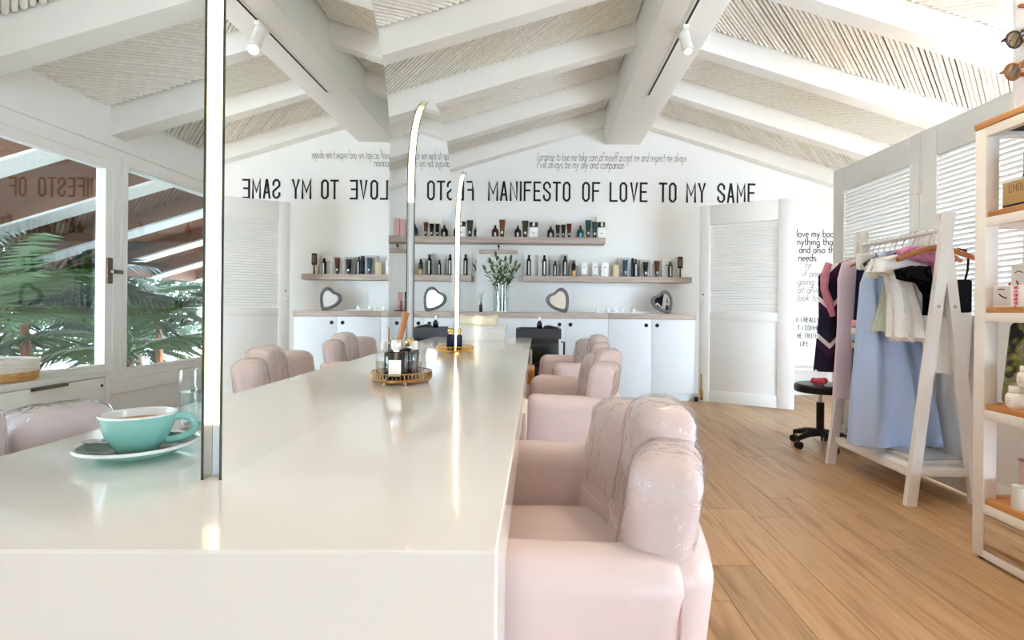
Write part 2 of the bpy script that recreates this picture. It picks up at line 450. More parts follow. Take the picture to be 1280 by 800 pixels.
o = struct('trim_1', obj_b, WHITE, 'thin white ledge above the windows')
struct('trim_2', MB().cbox(XL, XL+0.03, 3.0, YB-0.5, 0.41, 0.495, 0.003), WHITE, 'white sill board below the windows')

# ---- louvred doors
slat_cache = {}
def leaf(n, width, H, label, loc, rz, stl, str_, lz0, lz1, tilt=1, hardware=False):
    """door leaf in local x (0..width), thickness along y, front at -y"""
    t = 0.038
    fr = MB()
    fr.cbox(0, stl, 0, t, 0.012, H, 0.002); fr.cbox(width-str_, width, 0, t, 0.012, H, 0.002)
    fr.cbox(stl, width-str_, 0.001, t-0.001, lz1, H-0.001, 0.002)
    fr.cbox(stl, width-str_, 0.001, t-0.001, lz0-0.085, lz0, 0.002)
    fr.cbox(stl, width-str_, 0.001, t-0.001, 0.013, 0.13, 0.002)
    d = struct('door_%d' % n, fr, DOORM, label, loc=loc, rot=(0,0,rz))
    obj('panel', MB().cbox(stl, width-str_, 0.010, t-0.010, 0.13, lz0-0.085, 0.002), DOORM, d)
    key = (round(width-stl-str_, 4),)
    if key not in slat_cache:
        ww = width - stl - str_
        m = MB().cbox(0, ww, -0.0165, 0.0165, -0.003, 0.003, 0.001).mesh('slat', False); m.materials.append(DOORM); slat_cache[key] = m
    nsl = int((lz1-lz0)/0.0275)
    for k in range(nsl):
        s = bpy.data.objects.new('slat', slat_cache[key]); COL.objects.link(s); s.parent = d
        s.location = (stl, t/2, lz0 + (k+0.5)*(lz1-lz0)/nsl); s.rotation_euler = (R(48*tilt), 0, 0)
    if hardware:
        obj('bolt', MB().cbox(0.02, 0.05, -0.008, 0, 0.02, 0.13, 0.002).cyl((0.035, -0.012, 0.06), (0.035, -0.012, 0.29), 0.006).cyl((0.035,-0.012,0.27),(0.035,-0.012,0.295),0.009), BRASS, d)
        obj('keyhole', MB().cyl((0.04, -0.003, 1.13), (0.04, 0.002, 1.13), 0.009), BRONZE, d)
        obj('latch', MB().cbox(0.032, 0.042, -0.003, 0, 1.03, 1.06, 0.001), CHROME, d)
        obj('stop_block', MB().cbox(-0.045, -0.005, -0.01, 0.03, 0.0, 0.045, 0.002), BLACKM, d)
    return d
dl = Vector((1.72, 5.665)); dr = Vector((2.49, 5.175))
leaf(1, (dr-dl).length, 2.066, 'white half-louvred door standing open before the lettered wall', (dl.x, dl.y, 0), math.atan2(dr.y-dl.y, dr.x-dl.x), 0.105, 0.15, 0.945, 1.865, 1, True)
PXW = 2.28      # partition leaves
leaf(2, 0.93, 2.045, 'far louvred partition leaf behind the clothes rack', (PXW, 4.13, 0), R(-90), 0.14, 0.085, 0.93, 1.87, -1)
leaf(3, 0.80, 2.045, 'near louvred partition leaf behind the white shelf unit', (PXW, 3.197, 0), R(-90), 0.13, 0.12, 0.93, 1.87, -1)
leaf(4, 0.93, 2.045, 'louvred partition leaf behind the right end of the shelf unit', (PXW, 2.39, 0), R(-90), 0.13, 0.12, 0.93, 1.87, -1)
for k, (yy) in enumerate((3.2,)):
    for zz in (1.72,):
        hg = obj('hinge', MB().cyl((PXW-0.006, yy, zz-0.045), (PXW-0.006, yy, zz+0.045), 0.008).box(PXW-0.004, PXW, yy-0.03, yy+0.03, zz-0.04, zz+0.04), WHITE)
        hg.parent = bpy.data.objects['door_3']; hg.matrix_parent_inverse = (Matrix.Translation((PXW, 3.197, 0)) @ Matrix.Rotation(R(-90), 4, 'Z')).inverted()

# ------------------------------------------------------------------ outside: ground, slatted porch roof, palms
struct('ground', MB().box(-16, XL-0.12, -8, 20, -0.2, -0.06), mat('pale_paving', rgb(190, 182, 170), 0.8, noise=0.15, nscale=2), 'pale paved ground outside the windows', smooth=False)
struct('terrace', MB().box(XL-0.12, 16, -22, YF-0.12, -0.2, -0.03).box(XR+0.12, 16, YF-0.12, 14, -0.2, -0.03), mat('pale_terrace', rgb(206, 206, 206), 0.8, noise=0.1, nscale=2), 'unseen terrace, pale to bounce light into the room', smooth=False)  # out of view; kept pale so it bounces light indoors
struct('sky_block_canopy_1', MB().box(XL-0.3, XR+0.3, -8.6, YF-0.12, 2.32, 2.45), WHITE, 'unseen canopy added behind the camera to block sky light', smooth=False)  # out of view; added to cut the sky light from behind
hm = MB(); rnd = random.Random(11)
for k in range(9000):
    p = Vector((-8.2 + rnd.uniform(-.5, .5), rnd.uniform(1.5, 14), rnd.uniform(-.05, 2.3)))
    d = Vector((rnd.uniform(-1,1), rnd.uniform(-1,1), rnd.uniform(-.8,.8))).normalized(); q = d.orthogonal().normalized()*rnd.uniform(.03,.06); L = rnd.uniform(.1,.2)
    hm.add([p, p+d*L*.5+q, p+d*L, p+d*L*.5-q], [(0,1,2,3)])
o = obj('garden_hedge', hm, PALMD, None, fix=False, smooth=False); o['kind'] = 'stuff'; tag(o, 'dark leafy hedge far outside the windows', 'hedge')
pr = thing('porch_roof', 'brown cane porch roof in strips outside the windows', 'roof')
EX = -5.0
TIMB = mat('dark_brown_timber', rgb(124, 78, 50), 0.7, noise=.3, nscale=5)
WX = XL-0.12
for k in range(8):
    yb_ = RAFT[0] + 0.904*2 - 0.904*k; ya_, ye = yb_ - 0.904, yb_ - .2
    bd = obj('roof_board', MB().prism([(EX, zr(EX)+.02), (WX, zr(WX)+.02), (WX, zr(WX)+0.04), (EX, zr(EX)+0.04)], 'Y', ya_, yb_), BROWNBACK, pr, smooth=False)
    m = reeds(EX, WX, ya_, ye, 1 if k % 2 == 0 else -1, 0.05, 0.017, lambda x: zr(x)-0.018, 0.003)
    o = obj('canes', m, BROWNREED, pr, fix=False); o['kind'] = 'stuff'
    rf = obj('porch_rafter', MB().prism([(EX, zb(EX)+.02), (WX, zb(WX)+.02), (WX, zr(WX)+.019), (EX, zr(EX)+.019)], 'Y', yb_-.2, yb_), TIMB, pr, smooth=False)
    obj('white_soffit', MB().prism([(EX, zb(EX)), (WX, zb(WX)), (WX, zb(WX)+.0195), (EX, zb(EX)+.0195)], 'Y', yb_-.2, yb_), WHITE, rf, smooth=False)
obj('eave_beam', MB().cbox(EX-0.06, EX+0.06, -1, 8.5, zr(EX)-0.16, zr(EX)-0.02, 0.005), BROWNBACK, pr)
for yy in (3.9, 6.2, 8.4):
    obj('post', MB().cbox(EX-0.05, EX+0.05, yy-0.05, yy+0.05, -0.06, zr(EX)-0.16, 0.004), BROWNBACK, pr)

def frond(length, droop, nl=20, wid=0.02, ll=0.34):
    m = MB(); pts = []
    for i in range(9):
        t = i/8; pts.append(Vector((length*(t - 0.12*t*t*droop), 0, length*(0.5*t*(1-t*0.55*droop)) - droop*0.28*length*t*t)))
    m.tube(pts, [0.008*(1-0.8*i/8) for i in range(9)], 5)
    for i in range(nl):
        t = 0.16 + 0.84*i/(nl-1); f = t*8; a = min(7, int(f)); p = pts[a].lerp(pts[a+1], f-a); tg = (pts[a+1]-pts[a]).normalized()
        L = ll*(1 - 0.55*abs(t-0.45)*1.6)
        for sd in (-1, 1):
            dr_ = (tg*0.75 + Vector((0, sd, 0))*0.8 + Vector((0,0,-0.22+random.uniform(-.1,.1)))).normalized()
            sdv = dr_.cross(Vector((0,0,1))).normalized()*wid/2
            q = p + dr_*L*0.5 + Vector((0,0,0.012)); e = p + dr_*L + Vector((0,0,-0.06*L))
            m.add([p, q+sdv, e, q-sdv], [(0,1,2),(0,2,3)])
    return m
FR = []
for i in range(5):
    me = frond(1, 0.7+0.14*i).mesh('frond', False); FR.append(me)
def palm(loc, n, ln, h, label, matl):
    p = thing('palm', label, 'palm', loc, 0, 'palms outside the windows')
    obj('stem', MB().tube([(0,0,0), (0.02,0.01,h*0.5), (0,0,h)], [0.05, 0.04, 0.03], 8), BROWNREED, p)
    for k in range(n):
        me = FR[k % 5].copy() if False else FR[k % 5]
        o = bpy.data.objects.new('frond', me); COL.objects.link(o); o.parent = p
        if not me.materials: me.materials.append(PALMG)
        o.location = (0, 0, h); s = ln*random.uniform(0.8, 1.15); o.scale = (s, s, s)
        o.rotation_euler = (random.uniform(-.3, .3), -random.uniform(-0.25, 0.75), 2*PI*k/n + random.uniform(-.3, .3))
        o.material_slots[0].link = 'OBJECT'; o.material_slots[0].material = matl
    return p
PALMS = [(-3.9, 3.55, 13, 1.05, .80, 'feathery green palm just outside the casement window', PALMG), (-4.4, 4.6, 14, 1.25, .95, 'dark palm behind the first palm outside the casement window', PALMD),
 (-3.95, 5.2, 13, 1.0, .55, 'low green palm outside the fixed window', PALMG), (-4.45, 6.3, 14, 1.25, .85, 'dark palm far behind the fixed window', PALMD), (-5.7, 5.3, 16, 1.4, 1.0, 'tall dark palm beyond the porch posts', PALMD),
 (-5.9, 7.7, 16, 1.5, 1.0, 'farthest dark palm beyond the porch', PALMD), (-6.7, 6.5, 15, 1.5, .8, 'wide palm between the far palms', PALMG), (-4.9, 3.6, 14, 1.1, .55, 'low dark palm at the left edge of the casement view', PALMD),
 (-5.3, 4.5, 14, 1.2, .35, 'low spreading palm in the middle of the casement view', PALMG), (-5.2, 7.0, 14, 1.2, .4, 'low spreading palm in the middle of the fixed window', PALMD)]
for (x_, y_, n_, l_, h_, lab, mm) in PALMS: palm((x_, y_, -.06), n_, l_, h_, lab, mm)

# ------------------------------------------------------------------ styling table with arch mirrors
TX0, TX1, TZ, TY0, TY1 = -0.87, -0.0375, 0.725, 0.547, 4.52
AP = 0.085
tb = thing('styling_table', 'long cream lacquered styling table with thick waterfall end', 'table', ((TX0+TX1)/2, (TY0+TY1)/2, 0))
ox, oy = (TX0+TX1)/2, (TY0+TY1)/2
def skew(p):   # the near end is cut a touch out of square
    return p
yl = TY0-0.012
prof = [(TY0-oy, 0), (TY0+.15-oy, 0), (TY0+.15-oy, TZ-AP), (TY1-.15-oy, TZ-AP), (TY1-.15-oy, 0), (TY1-oy, 0), (TY1-oy, TZ), (TY0-oy, TZ)]
top = MB().prism(prof, 'X', TX0-ox, TX1-ox)
top.v = [(x, y-.012 if (x < 0 and y < TY0+.01-oy) else y, z) for (x, y, z) in top.v]
o = obj('waterfall_top', top, TABLEM, tb, smooth=False)
bv = o.modifiers.new('bevel', 'BEVEL'); bv.width = 0.003; bv.segments = 2
obj('spine_panel', MB().box(-0.03, 0.03, TY0+0.15-oy, TY1-0.15-oy, 0.0, TZ-AP-0.0005), TABLEM, tb, smooth=False)
for (y0, y1, m_, fx, zz0, lab) in ((1.72, 1.98, WHITE, 0.008, 0.545, 'white drawer box'), (2.9, 3.16, PINE, 0.03, 0.56, 'open wooden drawer box'), (4.08, 4.30, WHITE, 0.006, 0.52, 'white drawer box')):
    dm = MB().cbox(TX1-0.3-ox, TX1+fx-0.012-ox, y0-oy, y1-oy, zz0, TZ-AP-0.002, 0.002)
    dd = obj('drawer', dm, m_, tb); dd['label'] = lab
    obj('drawer_front', MB().cbox(TX1+fx-0.012-ox, TX1+fx-ox, y0-oy-.004, y1-oy+.004, zz0-.004, TZ-AP-0.002, 0.002), m_, dd)

MXR, MXL = -0.445, -0.475
def arch(y0, y1, z0, ztop, inset=0.0, n=28):
    r = (y1-y0)/2; c = (y0+y1)/2; zs = ztop - r; pts = [(y0+inset, z0), ]
    for k in range(n+1):
        a = PI - PI*k/n; pts.append((c + (r-inset)*math.cos(a), zs + (r-inset)*math.sin(a)))
    pts.append((y1-inset, z0))
    return pts
MIR = [(0.762, 1.612), (1.95, 2.80), (3.10, 3.95)]
MLAB = ['large arch mirror nearest the camera with glowing edge beside the coffee cup',
        'middle arch mirror between the two gold trays', 'far arch mirror glowing down to the white box']
LITZ = [0.80, 1.36, TZ+0.002]
for i, (y0, y1) in enumerate(MIR):
    yc = (y0+y1)/2; zt_ = 1.855
    t = thing('arch_mirror', MLAB[i], 'mirror', ((MXR+MXL)/2, yc, TZ), 0, 'arch mirrors along the table')
    hx = (MXR-MXL)/2
    out = arch(y0-yc, y1-yc, 0.0, zt_-TZ)
    # two silvered panes with dark glass edges, LED channel sunk between
    for sgn in (1, -1):
        xa, xb = (hx-0.004, hx) if sgn > 0 else (-hx, -hx+0.004)
        pane = MB().prism(out, 'X', xa, xb)
        pb = obj('mirror_pane', pane, None, t, smooth=False)
        me = pb.data; me.materials.append(MIRROR); me.materials.append(GLASSEDGE); me.materials.append(mat('pane_backing', rgb(214, 210, 190), 0.25, metal=.8))
        for p in me.polygons:
            if abs(p.normal.x) < 0.5: p.material_index = 1
            elif p.normal.x*sgn < 0: p.material_index = 2
    ins = 0.020
    inn = arch(y0-yc, y1-yc, 0.0, zt_-TZ, ins)
    obj('core_board', MB().prism(arch(y0-yc, y1-yc, 0.0, zt_-TZ, ins+0.008), 'X', -hx+0.004, hx-0.004), WHITE, t, smooth=False)
    # strips following the perimeter
    inn2 = arch(y0-yc, y1-yc, 0.0, zt_-TZ, ins+0.0078)
    def strip(pa, pb_, m_, nm):
        s = MB(); n = len(pa)
        for k in range(n-1):
            a, b, c_, d_ = pa[k], pa[k+1], pb_[k+1], pb_[k]
            x0_, x1_ = -hx+0.0045, hx-0.0045
            s.add([(x0_,a[0],a[1]),(x1_,a[0],a[1]),(x1_,b[0],b[1]),(x0_,b[0],b[1]),(x0_,d_[0],d_[1]),(x1_,d_[0],d_[1]),(x1_,c_[0],c_[1]),(x0_,c_[0],c_[1])],
                  [(0,1,2,3),(4,7,6,5),(0,3,7,4),(1,5,6,2)])
        return obj(nm, s, m_, t, smooth=False)
    lz = LITZ[i]-TZ
    yA, yB_ = inn[0][0], inn[-1][0]
    lit_o = [(yA, lz)] + inn[1:-1] + [(yB_, lz)]
    lit_i = [(inn2[0][0], lz)] + inn2[1:-1] + [(inn2[-1][0], lz)]
    strip(lit_o, lit_i, LEDM, 'led_strip')
    if lz > 0.01:
        strip([(yA, 0.001), (yA, lz-.0005)], [(inn2[0][0], 0.001), (inn2[0][0], lz-.0005)], DIFFM, 'edge_channel')
        strip([(yB_, 0.001), (yB_, lz-.0005)], [(inn2[-1][0], 0.001), (inn2[-1][0], lz-.0005)], DIFFM, 'edge_channel')

# ------------------------------------------------------------------ pink styling chairs
def build_chair(name, label, loc, rz, group):
    c = thing(name, label, 'chair', loc, rz, group)
    obj('base', MB().lathe([(0.0, 0.0), (0.225, 0.0), (0.23, 0.008), (0.2, 0.016), (0.06, 0.03), (0.04, 0.05)], n=40, cap=False), CHROME, c)
    obj('column', MB().lathe([(0.033, 0.045), (0.033, 0.2), (0.045, 0.2), (0.045, 0.26), (0.14, 0.262), (0.14, 0.29)], n=24), CHROME, c)
    # seat
    def sfn(p): return Vector((p.x, p.y, p.z + (0.02*(1-(p.x/0.22)**2)*(1-(p.y/0.24)**2) if p.z > 0 else 0)))
    obj('seat', MB().rbox(-0.01, 0, 0.40, 0.175, 0.232, 0.10, 0.05, 5, sfn, 4), PINK, c)
    # arms: tall padded slabs with rounded tops
    for sd in (-1, 1):
        def afn(p, sd=sd):
            t = (p.x+0.2)/0.4
            return Vector((p.x + 0.05*max(0, (p.z)/0.2)*0.4, p.y + sd*0.012*math.sin(PI*min(1, max(0, t))), p.z - 0.012*t))
        a = obj('arm', MB().rbox(0.015, sd*0.29, 0.43, 0.17, 0.056, 0.205, 0.05, 6, afn, 4), PINK, c)
        # piping round the rear edge of the arm
        pts = [(0.166+0.02*max(0,(z-.43)/.2), sd*(0.29+yy), z) for (yy, z) in [(0.058,0.26),(0.060,0.4),(0.058,0.53),(0.045,0.585),(0.015,0.614),(-0.02,0.614)]]
        obj('arm_seam', MB().tube(pts, 0.0028, 6), PINKD, a)
    # outer back shell
    def shfn(p):
        t = (p.z+0.2)/0.4
        return Vector((p.x + 0.045*t - 0.05*(p.y/0.34)**2, p.y, p.z))
    obj('back_shell', MB().rbox(0.185, 0, 0.42, 0.05, 0.338, 0.2, 0.04, 5, shfn, 8), PINK, c)
    # three channels of the back
    for k, (yc, yaw, zt, xo) in enumerate(((-0.200, -16, 0.752, -0.026), (0, 0, 0.790, 0.006), (0.200, 16, 0.752, -0.026))):
        z0 = 0.40; hz = (zt - z0)/2; hy = 0.104 if k != 1 else 0.104; hx = 0.050
        def bfn(p, grow=0.0, hz=hz, hy=hy, hx=hx, wr=None):
            t = (p.z + hz)/(2*hz)
            x = p.x + 0.10*t - 0.03*t*t                       # lean
            if p.x < 0: x -= 0.012*math.cos(p.y/hy*PI/2)       # channel bulge
            z = p.z - (0.026*(abs(p.y)/hy)**3.0 * max(0, t-0.4)/0.6)
            q = Vector((x, p.y, z))
            return q
        mb = MB().rbox(0, 0, 0, hx, hy, hz, 0.036, 6, bfn, 8)
        ch = obj('back_channel', mb, PINK, c, loc=(0.155+xo, yc, z0+hz), rot=(0, 0, R(yaw)))
        # clear wrap over the upper part
        rnd = random.Random(k+3)
        ph = [rnd.uniform(0, 6) for _ in range(6)]
        hz2 = hz*0.62
        def wfn(p):
            q = Vector((p.x, p.y, p.z + hz - hz2 + 0.0015))
            q2 = bfn(q)
            n = 0.0018*math.sin(p.y*60+p.z*35+ph[0]) + 0.0015*math.sin(p.z*70-p.y*40+ph[1]) + 0.0012*math.sin(p.y*130+p.x*90+ph[2])
            d = Vector((p.x*2.2, p.y, p.z*0.4)).normalized()
            return q2 + d*(0.002+n*1.0)
        wm = MB().rbox(0, 0, 0, hx+0.0015, hy+0.0015, hz2+0.0015, 0.037, 6, wfn, 14)
        # drop the bottom so the wrap is an open bag
        keep = [f for f in wm.f if not all(wm.v[i][2] < hz-hz2-hz2-0.0+0.012 for i in f)]
        wm.f = keep
        wo = obj('plastic_cover', wm, PLASTIC, ch)
        wo['label'] = 'clear crinkled plastic cover'
        if k == 1: pass
        hemz = hz - 2*hz2 + 0.004
        th = (hemz + hz)/(2*hz); xl = 0.10*th - 0.03*th*th
        hem = [(xl + (hx+0.008)*math.cos(a)*1.0 - (0.010*max(0, -math.cos(a))), (hy+0.007)*math.sin(a), hemz + 0.003*math.sin(3*a)) for a in [2*PI*q/28 for q in range(28)]]
        hem = [(x_, y_, z_) for (x_, y_, z_) in hem]
        sq = []
        for q in range(28):
            a = 2*PI*q/28; ca, sa = math.cos(a), math.sin(a); e = 0.45
            sq.append((xl + (hx+0.003)*abs(ca)**e*(1 if ca > 0 else -1) - (0.010 if ca < 0 else 0)*abs(ca), (hy+0.002)*abs(sa)**e*(1 if sa > 0 else -1), hemz + 0.003*math.sin(3*a)))
        obj('cover_hem', MB().tube(sq, 0.0022, 5, closed=True), mat('plastic_hem', rgb(238, 222, 218), 0.3), ch)
    return c
ch1 = build_chair('styling_chair', 'pink styling chair nearest the camera, right of the table', (0.025, 1.08, 0), R(0), 'pink styling chairs')
dup(ch1, (0.10, 2.42, 0), R(-2), 'middle pink styling chair right of the table, with its arm by a wooden drawer')
dup(ch1, (0.205, 3.66, 0), R(7), 'pink styling chair farthest from the camera, near the black trolley')
dup(ch1, (-0.86, 0.965, 0), R(180), 'pink styling chair on the window side behind the coffee cup')

# ------------------------------------------------------------------ back wall furniture
CF = 5.70      # cabinet fronts
CTOP, CTHK = 0.925, 0.062
units = [-2.0, -1.08, -0.155, 0.765, 1.69]
CL = ['low white cabinet at the far left of the back wall', 'low white cabinet behind the end of the middle mirror', 'low white cabinet behind the table end and the glass vase', 'low white cabinet behind the black trolley', 'low white cabinet beside the open louvred door']
xs = [XL] + units
xs = [XL, -2.0, -1.08, -0.155, 0.765, 1.69]
for i in range(5):
    x0, x1 = xs[i], xs[i+1]; xm = (x0+x1)/2
    t = thing('base_cabinet', CL[i], 'cabinet', (xm, (CF+YB)/2, 0), 0, 'low white cabinets along the back wall')
    d0, d1 = CF-(CF+YB)/2, YB-(CF+YB)/2-0.002
    obj('body', MB().box(x0-xm+0.001, x1-xm-0.001, d0+0.02, d1, 0.10, CTOP-CTHK), CABM, t, smooth=False)
    obj('plinth', MB().box(x0-xm+0.001, x1-xm-0.001, d0+0.028, d1, 0, 0.0995), CABM, t, smooth=False)
    for sd in (-1, 1):
        a, b = (x0-xm+0.002, -0.0015) if sd < 0 else (0.0015, x1-xm-0.002)
        dd = obj('door', MB().cbox(a, b, d0, d0+0.0195, 0.082, CTOP-CTHK-0.004, 0.0015), CABM, t)
        obj('finger_hole', MB().cyl((sd*0.058, d0-0.002, 0.80), (sd*0.058, d0+0.004, 0.80), 0.021, n=16), BLACKM, dd)
wt = thing('worktop', 'long pale oak worktop along the back wall', 'worktop', (-0.48, (CF+YB)/2, CTOP-CTHK))
for i in range(5):
    a, b = xs[i], xs[i+1]
    if i == 4: b = 1.70
    obj('worktop_board', MB().cbox(a+0.48+0.001, b+0.48-0.001, CF-0.006-(CF+YB)/2, YB-0.002-(CF+YB)/2, 0.0005, CTHK, 0.0015), GREYWOOD, wt)
SF = 5.96
def wall_shelf(x0, x1, ztop, th, y0, label):
    xm = (x0+x1)/2
    return tag(obj('floating_shelf', MB().cbox(x0-xm, x1-xm, y0-YB, -0.001, -th, 0, 0.002), GREYWOOD, None, loc=(xm, YB, ztop)), label, 'shelf', 'pale oak floating shelves on the back wall')
US_Z = PZ(640, 296, SF); LS_Z = PZ(760, 345.5, SF)
wall_shelf(-1.75, PX(757, 298, SF), US_Z, 0.068, SF, 'long upper pale oak shelf under the big black letters')
wall_shelf(PX(653, 345, SF), PX(865, 348, SF), LS_Z, 0.064, SF, 'lower pale oak shelf left of the open louvred door')
def bar_shelf(x0, x1, z, label):
    xm = (x0+x1)/2
    t = thing('wall_bar', label, 'shelf', (xm, YB, z), 0, 'slim wall bars under the upper shelf')
    obj('bar', MB().cbox(x0-xm, x1-xm, -0.09, -0.001, -0.04, 0, 0.002), GREYWOOD, t)
    obj('hook', MB().cyl((0, -0.05, 0.0), (0, -0.05, 0.12), 0.006).cyl((0, -0.07, 0.04), (0, -0.03, 0.04), 0.012), BLACKM, t)
bar_shelf(PX(599, 314, 6.1), PX(647, 314, 6.1), PZ(620, 312, 6.1), 'slim oak wall bar with a black hook above the plant vase')
bar_shelf(PX(487, 314, 6.1)-.15, PX(522, 314, 6.1), PZ(500, 311, 6.1), 'slim oak wall bar below the pink cartons')
# wide low ledge board under the lower shelf (tongue and groove splash panel)
struct('trim_3', MB().cbox(XL, 1.70, YB-0.012, YB, CTOP, CTOP+0.02, 0.002), WHITE, 'thin white upstand behind the worktop')

# ------------------------------------------------------------------ wall lettering
def el(cx, cy, rx, ry, a0, a1, n=10):
    return [(cx+rx*math.cos(R(a0+(a1-a0)*k/n)), cy+ry*math.sin(R(a0+(a1-a0)*k/n))) for k in range(n+1)]
BW = el(.2,.25,.18,.25,0,360,14)
LOW = {
 'a': ([BW, [(.38,.5),(.38,0)]], .44), 'b': ([[(.03,1),(.03,0)], el(.21,.25,.18,.25,0,360,14)], .44), 'c': ([el(.2,.25,.18,.25,55,305)], .40),
 'd': ([BW, [(.38,1),(.38,0)]], .44), 'e': ([[(.02,.25),(.38,.25)]+el(.2,.25,.18,.25,0,310)[1:]], .42),
 'f': ([el(.27,.82,.13,.16,20,180,6)+[(.14,0)], [(0,.5),(.3,.5)]], .30), 'g': ([BW, [(.38,.5),(.38,-.15)]+el(.21,-.15,.17,.2,0,-150,6)], .44),
 'h': ([[(.03,1),(.03,0)], [(.03,.28)]+el(.2,.3,.16,.2,180,0,8)+[(.36,0)]], .42), 'i': ([[(.05,.5),(.05,0)], [(.05,.68),(.05,.74)]], .13),
 'k': ([[(.03,1),(.03,0)], [(.32,.5),(.03,.2)], [(.12,.29),(.34,0)]], .38), 'l': ([[(.05,1),(.05,0)]], .13),
 'm': ([[(.03,.5),(.03,0)], [(.03,.28)]+el(.16,.32,.13,.18,180,0,8)+[(.29,0)], [(.29,.28)]+el(.42,.32,.13,.18,180,0,8)+[(.55,0)]], .62),
 'n': ([[(.03,.5),(.03,0)], [(.03,.28)]+el(.2,.3,.16,.2,180,0,8)+[(.36,0)]], .42), 'o': ([BW], .42),
 'p': ([[(.03,.5),(.03,-.4)], el(.21,.25,.18,.25,0,360,14)], .44), 'r': ([[(.03,.5),(.03,0)], [(.03,.25)]+el(.2,.28,.17,.22,180,50,6)], .32),
 's': ([el(.17,.37,.14,.13,40,270,7)+el(.17,.12,.15,.12,90,-140,7)], .36), 't': ([[(.13,.85),(.13,.1),(.2,0),(.28,.02)], [(0,.5),(.27,.5)]], .31),
 'u': ([[(.03,.5),(.03,.2)]+el(.19,.2,.16,.2,180,360,8), [(.35,.5),(.35,0)]], .42), 'v': ([[(0,.5),(.17,0),(.34,.5)]], .36),
 'w': ([[(0,.5),(.13,0),(.25,.45),(.37,0),(.5,.5)]], .53), 'y': ([[(0,.5),(.18,.03)], [(.36,.5),(.1,-.3),(0,-.35)]], .39),
 'I': ([[(.05,1),(.05,0)]], .14), ',': ([[(.06,.04),(.02,-.1)]], .12), '.': ([[(.05,.03),(.05,-.03)]], .12),
}
c_ = .13
UP = {
 'M': ([[(0,0),(0,1),(.26,.35),(.52,1),(.52,0)]], .52), 'A': ([[(0,0),(.2,1),(.24,1),(.44,0)], [(.07,.3),(.37,.3)]], .44), 'N': ([[(0,0),(0,1),(.4,0),(.4,1)]], .40),
 'I': ([[(0,0),(0,1)]], 0), 'F': ([[(0,0),(0,1),(.36,1)], [(0,.55),(.3,.55)]], .36), 'E': ([[(.36,0),(0,0),(0,1),(.36,1)], [(0,.52),(.3,.52)]], .36),
 'S': ([[(.4,.74),(.4,1-c_),(.4-c_,1),(c_,1),(0,1-c_),(0,.68),(.4,.36),(.4,c_),(.4-c_,0),(c_,0),(0,c_),(0,.26)]], .40), 'T': ([[(-.02,1),(.42,1)], [(.2,1),(.2,0)]], .40),
 'O': ([[(c_,0),(.4-c_,0),(.4,c_),(.4,1-c_),(.4-c_,1),(c_,1),(0,1-c_),(0,c_),(c_,0)]], .40), 'L': ([[(0,1),(0,0),(.36,0)]], .36),
 'V': ([[(0,1),(.21,0),(.42,1)]], .42), 'Y': ([[(0,1),(.21,.45),(.42,1)], [(.21,.45),(.21,0)]], .42), 'W': ([[(0,1),(.16,0),(.32,.8),(.48,0),(.64,1)]], .64),
 'H': ([[(0,0),(0,1)], [(.42,0),(.42,1)], [(0,.5),(.42,.5)]], .42), 'R': ([[(0,0),(0,1),(.28,1),(.4,.88),(.4,.62),(.28,.5),(0,.5)], [(.2,.5),(.42,0)]], .42),
 'B': ([[(0,0),(0,1),(.28,1),(.38,.88),(.38,.62),(.28,.52),(0,.52)], [(.28,.52),(.4,.4),(.4,.12),(.28,0),(0,0)]], .40), 'U': ([[(0,1),(0,c_),(c_,0),(.4-c_,0),(.4,c_),(.4,1)]], .40),
 'C': ([[(.42,.8),(.3,1),(.13,1),(0,.85),(0,.15),(.13,0),(.3,0),(.42,.2)]], .42), 'P': ([[(0,0),(0,1),(.3,1),(.4,.88),(.4,.6),(.3,.48),(0,.48)]], .4), 'K': ([[(0,0),(0,1)],[(.4,1),(0,.45)],[(.14,.62),(.42,0)]], .42), 'G': ([[(.42,.8),(.3,1),(.13,1),(0,.85),(0,.15),(.13,0),(.3,0),(.42,.15),(.42,.45),(.24,.45)]], .42),
}
def ribbon(m, pts, w, t, sz=1.0, ox=0, oz=0, sh=0.0, mapf=None):
    """flat stroke of width w along pts (x,z), thickness t towards -y"""
    P = [Vector((ox + (p[0] + sh*p[1])*sz, oz + p[1]*sz)) for p in pts]
    closed = (P[0]-P[-1]).length < 1e-6
    if closed: P = P[:-1]
    n = len(P); Lf = []; Rt = []
    for i in range(n):
        a = P[i-1] if (i > 0 or closed) else None; b = P[(i+1) % n] if (i < n-1 or closed) else None
        d1 = (P[i]-a).normalized() if a is not None else None; d2 = (b-P[i]).normalized() if b is not None else None
        d1 = d1 or d2; d2 = d2 or d1
        n1 = Vector((-d1.y, d1.x)); n2 = Vector((-d2.y, d2.x)); mm = (n1+n2)
        mm = mm.normalized() if mm.length > 1e-6 else n1
        k = min(1.8, 1/max(0.2, mm.dot(n1)))
        e = Vector((0,0))
        if not closed and i == 0: e = -d1*w*0.5*(1 if w > 0.01 else 0)
        if not closed and i == n-1: e = d1*w*0.5*(1 if w > 0.01 else 0)
        Lf.append(P[i]+e+mm*k*w/2); Rt.append(P[i]+e-mm*k*w/2)
    mp = mapf or (lambda x, y, z: (x, y, z))
    vs = [mp(p.x, -t, p.y) for p in Lf]+[mp(p.x, -t, p.y) for p in Rt]+[mp(p.x, -0.0003, p.y) for p in Lf]+[mp(p.x, -0.0003, p.y) for p in Rt]
    fs = []
    for i in range(n if closed else n-1):
        j = (i+1) % n
        fs += [(i, j, n+j, n+i), (2*n+i, 2*n+j, j, i), (n+i, n+j, 3*n+j, 3*n+i)]
    if not closed: fs += [(0, n, 3*n, 2*n), (n-1, 3*n-1, 4*n-1, 2*n-1)]
    m.add(vs, fs)
